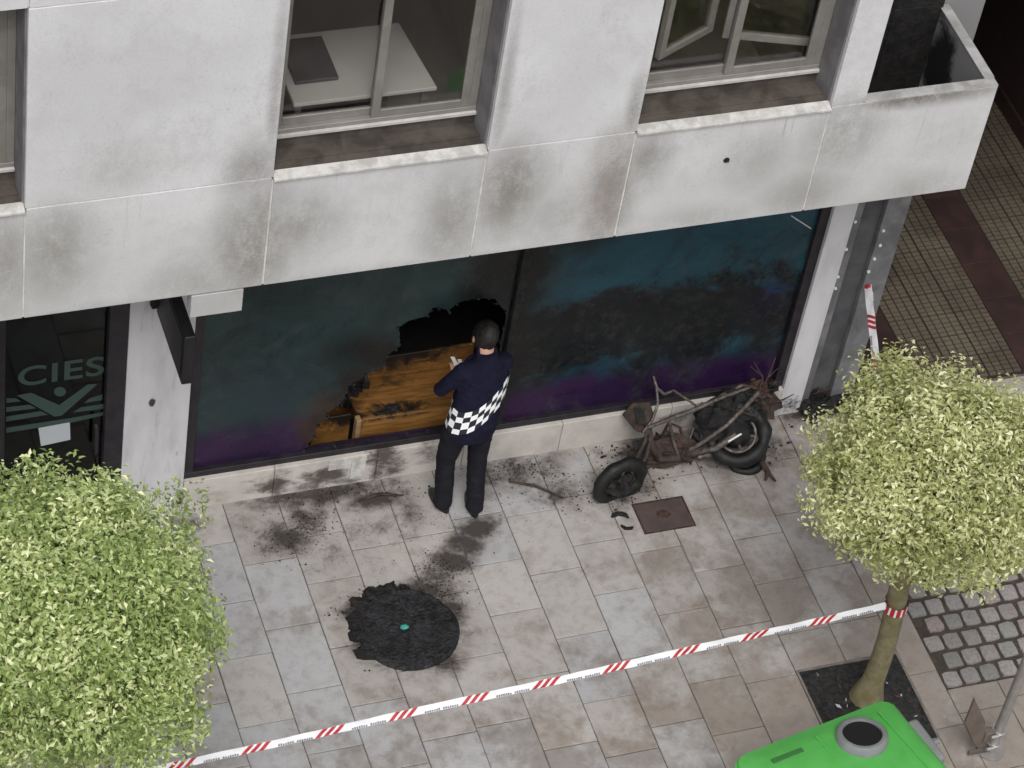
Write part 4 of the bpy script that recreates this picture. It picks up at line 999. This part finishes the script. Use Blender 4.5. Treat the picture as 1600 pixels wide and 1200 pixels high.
def tree(label, bx, by, c, rad, mat, seed, n_clump, per, lsize, tr, tone=0., shape=0):
    root = thing('street_tree', label, 'tree', (bx, by, 0), 0, 'clipped round trees along the pavement')
    cl = crown_mesh(c, rad, n_clump, per, lsize, mat, seed, root, tone=tone, shape=shape)
    c = Vector(c)-Vector((bx, by, 0)); rn = random.Random(seed)
    q = MB(); top = c.z-rad*.35
    n = 12; rings = []
    for i in range(10):
        t = i/9; p = Vector((c.x*t*t+.015*math.sin(t*7), c.y*t*t+.012*math.cos(t*6)-.012, -.02+top*t)); r_ = tr*(1+.75*max(0, 1-t*7)**2)*(1-.18*t)
        rings.append([p+Vector((math.cos(2*math.pi*k/n)*r_*(1+.08*noise.noise(Vector((k, t*4, seed)))), math.sin(2*math.pi*k/n)*r_*(1+.08*noise.noise(Vector((k, t*4, seed+3)))), 0)) for k in range(n)])
    q.loft(rings); q.build('trunk', 'bark', root, smooth=True)
    tp = rings[-1][0]*.5+rings[-1][n//2]*.5
    for i in range(16):
        e = cl[rn.randrange(len(cl))][0]-Vector((bx, by, 0)); e = tp.lerp(e, .85); mdp = tp.lerp(e, .5)+Vector((rn.gauss(0, .05), rn.gauss(0, .05), .1))
        b = MB(); b.tube([tp-Vector((0, 0, .05)), mdp, e], [tr*.5, tr*.25, tr*.08], 6); b.build('branch', 'bark', root, smooth=True)
    # root flare lumps
    return root
RC = on_y(1450, 738, -2.75); rr = 182*depth(RC)/FPX
RB = on_z(1352, 1092, 0)
tree('smaller yellow-green clipped street tree in the pit beside the setts, tape tied to its trunk', RB.x, RB.y, RC, rr, 'leaf_b', 11, 320, 185, .040, .078, shape=1)
LC = on_z(112, 968, 2.5); LC.y = on_y(112, 968, LTY).y; LC = on_y(104, 968, LTY); lr = 238*depth(LC)/FPX
tree('larger bright green clipped street tree in front of the lettered shop door', LTX, LTY, LC, lr, 'leaf_a', 5, 420, 190, .042, .085, shape=2)

# ---------------------------------------------------------------- barrier tape
def tape(label, A, B_, sag, w_, face, phase, n=160, red0=.105, period=.0):
    A = Vector(A); B_ = Vector(B_); L = (B_-A).length; t = (B_-A).normalized()
    root = thing('barrier_tape', label, 'tape', A, 0, 'red and white barrier tapes round the scene')
    def pt(s_):          # s_ metres along
        u = s_/L; return A+t*s_+Vector((0, 0, -sag*4*u*(1-u)+.004*math.sin(s_*3.1)))
    def wd(s_):
        tw = .16*math.sin(s_*1.3+1)+.08*math.sin(s_*4.1); f = Vector(face); f = (f-t*f.dot(t)).normalized(); b = t.cross(f)
        return f*math.cos(tw)+b*math.sin(tw)
    def P(s_, v, off=0):  # v -.5..+.5 across
        wv = wd(s_); nrm = t.cross(wv).normalized()
        if nrm.dot(CAM-A) < 0: nrm = -nrm
        return pt(s_)+wv*(v*w_)+nrm*(off+.003*math.sin(s_*23+v*5))
    N = int(L/.03); q = MB(); vs = []; fs = []
    for i in range(N+1):
        for j in range(4): vs.append(P(L*i/N, -.5+j/3))
    for i in range(N):
        for j in range(3): fs.append((i*4+j, i*4+j+1, i*4+j+5, i*4+j+4))
    q.add([v-A for v in vs], fs); q.build('film', 'tape_white', root, smooth=True, recalc=False)
    rb = MB(); gm = MB(); s0 = phase; k = 0
    while s0 < L-.12:
        for i in range(3):          # three slanted red bars
            a = s0+i*.058
            if a+.08 > L: break
            sh = .062; wd_ = .034
            rb = MB()
            for st in range(4):
                v0, v1 = -.5+st/4, -.5+(st+1)/4; e0 = a+sh*(v0+.5); e1 = a+sh*(v1+.5)
                rb.add([P(e0, v0, .0022)-A, P(e0+wd_, v0, .0022)-A, P(e1+wd_, v1, .0022)-A, P(e1, v1, .0022)-A], [(0, 1, 2, 3)])
            rb.build('red_stripe', 'tape_red', root, recalc=False)
        s1 = s0+.24; rn = random.Random(k)
        for wi in range(2):
            a = s1+.01+wi*.125
            for i in range(7):
                x = a+i*.0155
                if x+.012 > L: break
                h = rn.uniform(.20, .30)
                gm.add([P(x, -.46, .002)-A, P(x+.0115, -.46, .002)-A, P(x+.0115, -.46+h, .002)-A, P(x, -.46+h, .002)-A], [(0, 1, 2, 3)])
        s0 += .493; k += 1
    gm.build('printed_marks', 'tape_grey', root, recalc=False)['kind'] = 'stuff'
    return root, P, L
TY = RB.y-.07
A = on_y(60, 1243, TY+.0); Bt = on_y(1384, 946, TY)
face = (0, .55, .83)
# the red groups sit every ~113 px in the photograph
tape('long red and white barrier tape stretched between the two trees', A, Bt, .012, .052, face, .325)
k = on_y(1384, 946, TY)
q = MB(); q.torus((RB.x+.01, RB.y, k.z), (.12, .05, 1), .086, .028, 24, 6); tape_knot = q
root = thing('tape_wrap', 'red and white tape wound round the smaller tree trunk', 'tape', (RB.x, RB.y, k.z))
tz_ = on_y(1392, 940, RB.y).z; tt_ = tz_/(RC.z-rr*.35); cpt = Vector((RB.x+(RC.x-RB.x)*tt_**2+.015*math.sin(tt_*7), RB.y+(RC.y-RB.y)*tt_**2+.012*math.cos(tt_*6)-.012, tz_))
vs = []; fs = []; N = 36; fm = []
for i in range(N):
    an = 2*math.pi*i/N; d = Vector((math.cos(an), math.sin(an), 0)); c0 = cpt-Vector(root.location)
    vs += [c0+d*.088+Vector((0, 0, -.035+.01*math.sin(an))), c0+d*.084+Vector((0, 0, .04+.01*math.sin(an+.6)))]
q = MB()
for i in range(N): q.add([vs[2*i], vs[(2*i+2) % (2*N)], vs[(2*i+3) % (2*N)], vs[2*i+1]], [(0, 1, 2, 3)], 1 if i % 3 else 0)
q.build('wound_film', ['tape_white', 'tape_red'], root, smooth=False)
T2a = on_y(1356, 447, -.03); T2b = Vector((RB.x+.02, RB.y+.09, on_y(1390, 780, RB.y).z))
e = on_y(1374, 612, -1.6)
tape('white barrier tape tied to the scorched pillar and running into the smaller tree', T2a, on_z(1395, 760, 1.55), .03, .06, (1, .3, .4), .30)
root = thing('tape_knot', 'knotted tape ends on the scorched pillar', 'tape', T2a)
q = MB(); q.sphere((0, -.01, 0), (.022, .02, .022), 8, 6, lump=.8); q.build('knot', 'tape_red', root); q = MB(); q.tube([(0, -.01, 0), (.03, -.03, -.05), (.06, -.03, -.13)], [.01, .012, .006], 5); q.build('tape_end', 'tape_white', root)

# ---------------------------------------------------------------- green container
def bin_():
    zt = 1.22
    c = on_z(1322, 1172, zt); root = thing('recycling_container', 'green plastic recycling container with grey ringed round opening in its lid', 'container', (c.x, c.y-.10, 0), R(11))
    hw, hd = .60, .40
    def ring(hx, hy, z, r=.09, n=5, sl=0):
        out = []
        for (sx, sy, a0) in ((1, 1, 0), (-1, 1, 90), (-1, -1, 180), (1, -1, 270)):
            for i in range(n):
                a = R(a0+90*i/(n-1)); y = sy*(hy-r)+r*math.sin(a); out.append(Vector((sx*(hx-r)+r*math.cos(a), y, z+sl*y)))
        return out
    q = MB(); q.loft([ring(hw*.82, hd*.80, .10), ring(hw*.84, hd*.82, .16), ring(hw*.97, hd*.96, .98), ring(hw*.97, hd*.96, 1.02)]); q.build('body', 'green_plastic', root, smooth=True)
    q = MB(); q.loft([ring(hw+.03, hd+.03, .985, .1), ring(hw+.035, hd+.035, 1.0, .1), ring(hw+.035, hd+.035, 1.03, .1), ring(hw+.0, hd+.0, 1.045, .09)]); q.build('rim', 'green_plastic', root, smooth=True)
    # lid: rounded, its top rising towards the street side
    q = MB(); q.loft([ring(hw+.02, hd+.02, 1.046, .1), ring(hw+.025, hd+.025, 1.075, .1, sl=-.02), ring(hw-.0, hd-.01, 1.125, .12, sl=-.10), ring(hw-.05, hd-.06, 1.165, .14, sl=-.14), ring(hw-.12, hd-.12, 1.185, .14, sl=-.15), ring(.05, .04, 1.195, .02, sl=-.15)]); q.build('lid', 'green_plastic', root, smooth=True)
    # ribs and slot on the lid
    for x in (-.06, .44):
        q = MB(); q.add([(x-.006, .31, 1.138), (x+.006, .31, 1.138), (x+.006, -.30, 1.226), (x-.006, -.30, 1.226), (x-.006, .31, 1.15), (x+.006, .31, 1.15), (x+.006, -.30, 1.239), (x-.006, -.30, 1.239)], [(3, 2, 1, 0), (4, 5, 6, 7), (0, 1, 5, 4), (1, 2, 6, 5), (2, 3, 7, 6), (3, 0, 4, 7)]); q.build('lid_rib', 'green_plastic', root)
    q = MB(); q.box(-.44, -.20, .235, .275, 1.12, 1.156); q.build('hand_slot', 'slot_green', root, bevel=.006)
    # grey collared opening
    cc = Vector((.20, .17, 1.200)); ax = Vector((.03, .24, .96)).normalized(); u = Vector((1, 0, 0)); u = (u-ax*u.dot(ax)).normalized(); v = ax.cross(u)
    def circ(r, h): return [cc+u*(r*math.cos(2*math.pi*i/28))+v*(r*math.sin(2*math.pi*i/28))+ax*h for i in range(28)]
    q = MB(); q.loft([circ(.175, -.06), circ(.17, .008), circ(.155, .02), circ(.132, .016), circ(.126, -.03)], caps=False); q.build('opening_collar', 'grey_plastic', root, smooth=True)
    q = MB(); q.loft([circ(.130, .004), circ(.12, -.006), circ(.06, -.012), circ(.01, -.012)], caps=True); q.build('opening_dark_disc', 'dark_hole', root)  # black disc stands for the dark inside the opening
    # grey corner cheeks and wheels
    for sx in (-1, 1):
        q = MB(); q.box(sx*(hw+.04)-.05, sx*(hw+.04)+.05, -.16, .20, .97, 1.10); q.build('corner_cheek', 'grey_plastic', root, bevel=.03, seg=3, smooth=True)
        q = MB(); q.tube([(sx*(hw+.02), .0, 1.05), (sx*(hw+.14), .0, 1.05)], .022, 10); q.build('lifting_pin', 'grey_plastic', root, smooth=True)
        for sy in (-1, 1):
            q = MB(); q.torus((sx*hw*.68, sy*hd*.64, .072), (1, 0, 0), .05, .022, 20, 8); q.tube([(sx*hw*.68-.018, sy*hd*.64, .072), (sx*hw*.68+.018, sy*hd*.64, .072)], .05, 14); o = q.build('wheel', 'rubber', root, smooth=True)
            q = MB(); q.box(sx*hw*.68-.03, sx*hw*.68+.03, sy*hd*.64-.02, sy*hd*.64+.02, .09, .15); q.build('caster_fork', 'post', root)
bin_()

# ---------------------------------------------------------------- post with plate
c = on_z(1548, 1172, 0); root = thing('street_post', 'grey metal post with clamped brown pointed plate at its foot', 'post', (c.x, c.y, 0))
q = MB(); q.tube([(0, 0, 0), (0, 0, 2.6)], .036, 16); q.build('pole', 'post', root, smooth=True)
q = MB(); q.tube([(0, 0, -.005), (0, 0, .012)], .10, 20); q.build('base_flange', 'post', root)
for z in (.10, .24):
    q = MB(); q.torus((0, 0, z), (0, 0, 1), .043, .011, 20, 6); q.tube([(-.03, -.05, z), (-.09, -.055, z+.01)], .014, 8); q.build('clamp', 'shiny', root, smooth=True)
q = MB(); q.box(-.12, -.05, -.035, .03, .16, .26); q.build('clamp_block', 'brown_plate', root, bevel=.006)
o = Vector(root.location); A = [on_y(*p, c.y-.02)-o for p in ((1523, 1092), (1540, 1128), (1538, 1164), (1524, 1168), (1508, 1130))]
q = MB(); q.prism(A, (.0, .02, 0)); q.build('pointed_plate', 'brown_plate', root, bevel=.003)
q = MB(); q.box(-.19, -.03, -.02, .0, .015, .06); q.build('plate_foot', 'brown_plate', root, bevel=.003)

# ---------------------------------------------------------------- person
def remesh(mb, name, mats, voxel, parent, smooth_it=6, matfn=None):
    o = mb.build(name, mats, None)
    md = o.modifiers.new('r', 'REMESH'); md.mode = 'VOXEL'; md.voxel_size = voxel
    ms = o.modifiers.new('s', 'SMOOTH'); ms.factor = .5; ms.iterations = smooth_it
    bpy.context.view_layer.update(); dg = bpy.context.evaluated_depsgraph_get()
    me = bpy.data.meshes.new_from_object(o.evaluated_get(dg)); bpy.data.objects.remove(o)
    me.name = name; me.materials.clear()
    for m_ in mats: me.materials.append(MT[m_])
    for p in me.polygons:
        p.use_smooth = True; p.material_index = matfn(p.center) if matfn else 0
    return link(name, me, parent)
def ell(c, rx, ry, tilt=(0, 0), n=18, rz=0):
    c = Vector(c); out = []
    for i in range(n):
        a = 2*math.pi*i/n; x = rx*math.cos(a); y = ry*math.sin(a); x, y = x*math.cos(rz)-y*math.sin(rz), x*math.sin(rz)+y*math.cos(rz)
        out.append(c+Vector((x, y, x*tilt[0]+y*tilt[1])))
    return out
def person():
    f1, f2 = on_z(690, 786, 0), on_z(737, 797, 0)
    base = (f1+f2)/2
    root = thing('person', 'person in dark navy uniform with checkered reflective waist band peering into the burnt shop window', 'person', (base.x, base.y, 0), R(6))
    def unlean(W):          # world point -> figure coordinates before the lean is applied
        v = Matrix.Rotation(-R(6), 3, 'Z') @ (W-root.location); z = .8+(v.z-.8)/.90; return Vector((v.x-.20*(z-.8), v.y, z))
    hand = on_y(712, 580, base.y+.32); LW = unlean(hand)-Vector((.03, .08, -.01))
    # body: legs (trousers), neck and head, hands
    b = MB()
    fl = Vector((-.105, .055, 0)); frr = Vector((.105, -.05, 0))
    for f, s in ((fl, -1), (frr, 1)):
        hip = Vector((s*.095, .02, .90)); knee = Vector((s*.10+f.x*.12, f.y*.5+.05, .49)); ank = Vector((f.x, f.y-.02, .09))
        pts = [hip, hip.lerp(knee, .5), knee, knee.lerp(ank, .45), ank, ank-Vector((0, 0, .05))]
        b.loft([ell(p, r_, r_*1.08) for p, r_ in zip(pts, (.096, .088, .071, .069, .067, .071))][::-1])
    b.loft([ell((0, .02, .80), .15, .11), ell((0, .02, .86), .185, .13), ell((0, .03, .95), .18, .125), ell((0, .05, 1.05), .16, .11), ell((0, .09, 1.2), .16, .105), ell((0, .14, 1.34), .15, .09), ell((0, .165, 1.41), .07, .06)])
    nb, hd = Vector((.005, .17, 1.43)), Vector((.015, .295, 1.548))
    b.loft([ell(nb, .068, .066), ell(nb.lerp(hd, .4), .058, .062), ell(nb.lerp(hd, .8), .06, .066)])
    b.sphere(hd, (.078, .098, .112), 20, 14)
    b.sphere(hd+Vector((0, .05, -.06)), (.058, .055, .06), 14, 10)      # jaw
    b.sphere(hd+Vector((0, .104, -.022)), (.014, .022, .026), 10, 8)      # nose
    b.sphere(hd+Vector((0, .088, -.068)), (.026, .014, .010), 10, 6)      # mouth
    for s in (-1, 1):
        b.sphere(hd+Vector((s*.081, .0, -.02)), (.012, .024, .034), 10, 8)      # ears
        b.sphere(hd+Vector((s*.03, .09, .008)), (.015, .010, .008), 8, 6)       # brow / eye ridge
    hands = []
    for s, wr, dirv in ((-1, LW, Vector((.2, .9, .3)).normalized()), (1, Vector((.20, .36, 1.06)), Vector((-.35, .9, -.15)).normalized())):
        el = Vector((s*.215, .24, 1.12))
        b.tube([el, el.lerp(wr, .6), wr, wr+dirv*.03], [.045, .036, .028, .030], 12)
        side = dirv.cross(Vector((0, 0, 1))).normalized(); up = side.cross(dirv).normalized()
        pc_ = wr+dirv*.065
        b.loft([[wr+dirv*t+side*(w_*math.cos(a))+up*(h*math.sin(a)) for a in [2*math.pi*i/12 for i in range(12)]] for t, w_, h in ((.0, .027, .02), (.03, .036, .018), (.07, .041, .016), (.095, .038, .014))])
        for i, (off, ln) in enumerate(((-.030, .068), (-.010, .078), (.010, .073), (.029, .057))):
            r0 = wr+dirv*.088+side*off; k1 = r0+dirv*ln*.42-up*.006; k2 = k1+(dirv*.8-up*.6).normalized()*ln*.33; k3 = k2+(dirv*.5-up*.85).normalized()*ln*.28
            b.tube([r0-dirv*.02, r0, k1, k2, k3], [.0095, .0098, .0092, .0086, .0072], 8)
        th0 = wr+dirv*.03-side*s*.0+side*(-s)*.030*(-1 if s > 0 else 1)*(-1 if s < 0 else 1)
        inner_ = Vector((-s, 0, 0)); th0 = wr+dirv*.028+inner_*.03; b.tube([th0, th0+inner_*.022+dirv*.03-up*.006, th0+inner_*.026+dirv*.058-up*.014], [.013, .0115, .009], 8)
    def bm_(c):
        if c.z < .10 and False: return 2
        if c.z < 1.0 and abs(c.x) < .25 and c.y < .3: return 0
        if c.z > 1.40 or c.y > .24: return 1
        return 0
    body = remesh(b, 'body', ['trouser', 'skin'], .0065, root, 4, bm_)
    def crumple(o, zmax, amp):
        ns = [v.normal.copy() for v in o.data.vertices]
        for v, n_ in zip(o.data.vertices, ns):
            if v.co.z < zmax and v.co.y < .32: v.co += n_*amp*(noise.noise(Vector((v.co.x*9, v.co.y*9, v.co.z*9)))+.6*noise.noise(Vector((v.co.x*20+3, v.co.y*20, v.co.z*34))))
    crumple(body, .86, .006)
    # shoes
    for f, s, rz in ((fl, -1, R(8)), (frr, 1, R(-10))):
        q = MB(); q.loft([ell(Vector((0, -.055, .0)), .036, .045), ell((0, .03, .0), .046, .13), ell((0, .03, .025), .047, .132), ell((0, .02, .055), .042, .11), ell((0, -.02, .09), .043, .06), ell((0, -.025, .13), .042, .05)][1:])
        o = q.build('shoe', 'shoe', root, smooth=True); o.location = f; o.rotation_euler.z = rz
    # jacket: torso and sleeves, thicker than the body
    j = MB()
    tr = [((0, .018, .80), .182, .140), ((0, .02, .86), .190, .147), ((0, .03, .94), .190, .147), ((0, .045, 1.02), .182, .138), ((.002, .07, 1.13), .178, .135), ((.004, .105, 1.25), .182, .136), ((.005, .14, 1.36), .178, .126), ((.005, .155, 1.41), .14, .098), ((.005, .165, 1.435), .086, .082), ((.008, .19, 1.475), .074, .072)]
    j.loft([ell(c, a, b2, tilt=(0, -.25*(i/8))) for i, (c, a, b2) in enumerate(tr)])
    for s, wr in ((-1, LW+Vector((0, -.012, 0))), (1, Vector((.20, .35, 1.063)))):
        sh = Vector((s*.150, .15, 1.372)); el = Vector((s*.225, .235, 1.11))
        j.tube([sh-Vector((s*.06, 0, 0)), sh, sh.lerp(el, .5)+Vector((s*.015, -.01, 0)), el, el.lerp(wr, .5), wr-(wr-el).normalized()*.01], [.07, .074, .064, .058, .050, .044], 14)
        for t in (): p_ = sh.lerp(el, t); j.torus(p_, (el-sh).normalized()+Vector((random.uniform(-.4, .4), random.uniform(-.4, .4), 0)), .055, .014, 16, 6)
    for zf, tl in ((.88, .2), (1.10, -.35), (1.16, .3), (1.26, -.25), (1.33, .1)): j.torus((0, .028+(zf-.8)*.2, zf), (tl, -.25, 1), .148, .02, 28, 6)
    jk = remesh(j, 'jacket', ['navy'], .010, root, 5); crumple(jk, 1.44, .009)
    q = MB(); q.torus((.008, .192, 1.474), (0, -.4, 1), .068, .013, 24, 8); q.build('collar', 'navy', jk, smooth=True)
    # hair cap
    h = MB(); rings = []
    for i in range(17):
        th = math.pi*(i/16)*.80+.02; ring = []
        for k in range(40):
            ph = 2*math.pi*k/40; d = Vector((math.sin(th)*math.cos(ph), math.sin(th)*math.sin(ph), math.cos(th)))
            ext = 1.0 if d.y < .35 else .80; th2 = th*ext; d = Vector((math.sin(th2)*math.cos(ph), math.sin(th2)*math.sin(ph), math.cos(th2)))
            l = 1.08+.07*noise.noise(d*4)+.06*noise.noise(d*15); ring.append(hd+Vector((d.x*.082*l, d.y*.102*l-.004, d.z*.114*l)))
        rings.append(ring)
    h.loft(rings); hr = h.build('hair', 'hair', root, smooth=True)
    # checkered band wrapped on the jacket, higher on the right hip
    bvh = BVHTree.FromPolygons([v.co for v in jk.data.vertices], [list(p.vertices) for p in jk.data.polygons])
    def srf(a, z):
        c = Vector((0, .03+(z-.85)*.22, z)); d = Vector((math.cos(a), math.sin(a), 0)); hit = bvh.ray_cast(c+d*.6, -d)
        # follow the torso, never a sleeve
        k = 0
        while k < len(tr)-2 and tr[k+1][0][2] < z: k += 1
        t = min(1, max(0, (z-tr[k][0][2])/(tr[k+1][0][2]-tr[k][0][2]))); ra = tr[k][1]*(1-t)+tr[k+1][1]*t; rb = tr[k][2]*(1-t)+tr[k+1][2]*t; c = Vector(tr[k][0]).lerp(Vector(tr[k+1][0]), t)
        r_ = 1/math.sqrt((math.cos(a)/ra)**2+(math.sin(a)/rb)**2); h_ = (hit[0]-c).length if hit[0] else r_
        return Vector((c.x, c.y, z))+d*(min(max(h_, r_+.006), r_+.020)+.005)
    q = MB(); NA = 22; rows = 4; hgt = .044
    for i in range(NA):
        a0, a1 = 2*math.pi*i/NA, 2*math.pi*(i+1)/NA
        for r_ in range(rows):
            def zz(a, k): return 1.03+.135*math.cos(a)+hgt*k+(.012 if k >= 2 else 0)
            m_ = 0 if (i+r_) % 2 else 1
            q.add([srf(a0, zz(a0, r_)), srf(a1, zz(a1, r_)), srf(a1, zz(a1, r_+1)), srf(a0, zz(a0, r_+1))], [(0, 1, 2, 3)], m_)
    q.build('checkered_band', ['band_black', 'reflective'], jk)
    for o in [body, jk, hr]+list(jk.children):          # weight carried over to one side
        for v in o.data.vertices:
            if v.co.z > .8: v.co.x += .20*(v.co.z-.8); v.co.z = .8+(v.co.z-.8)*.90
    # folded papers held in the left hand
    for k, lab in enumerate(('folded white paper held up by the left hand of the uniformed person', 'second folded white paper held by the uniformed person, behind the other')):
        A = [on_y(x, y, base.y+.34+.01*k) for x, y in ((704+11*k, 558+4*k), (710+11*k, 558+4*k), (723+5*k, 580), (716+5*k, 584))]
        q = MB(); q.prism(A, (0, .004, 0)); tag(q.build('paper_sheet', 'reflective'), lab, 'paper')
person()
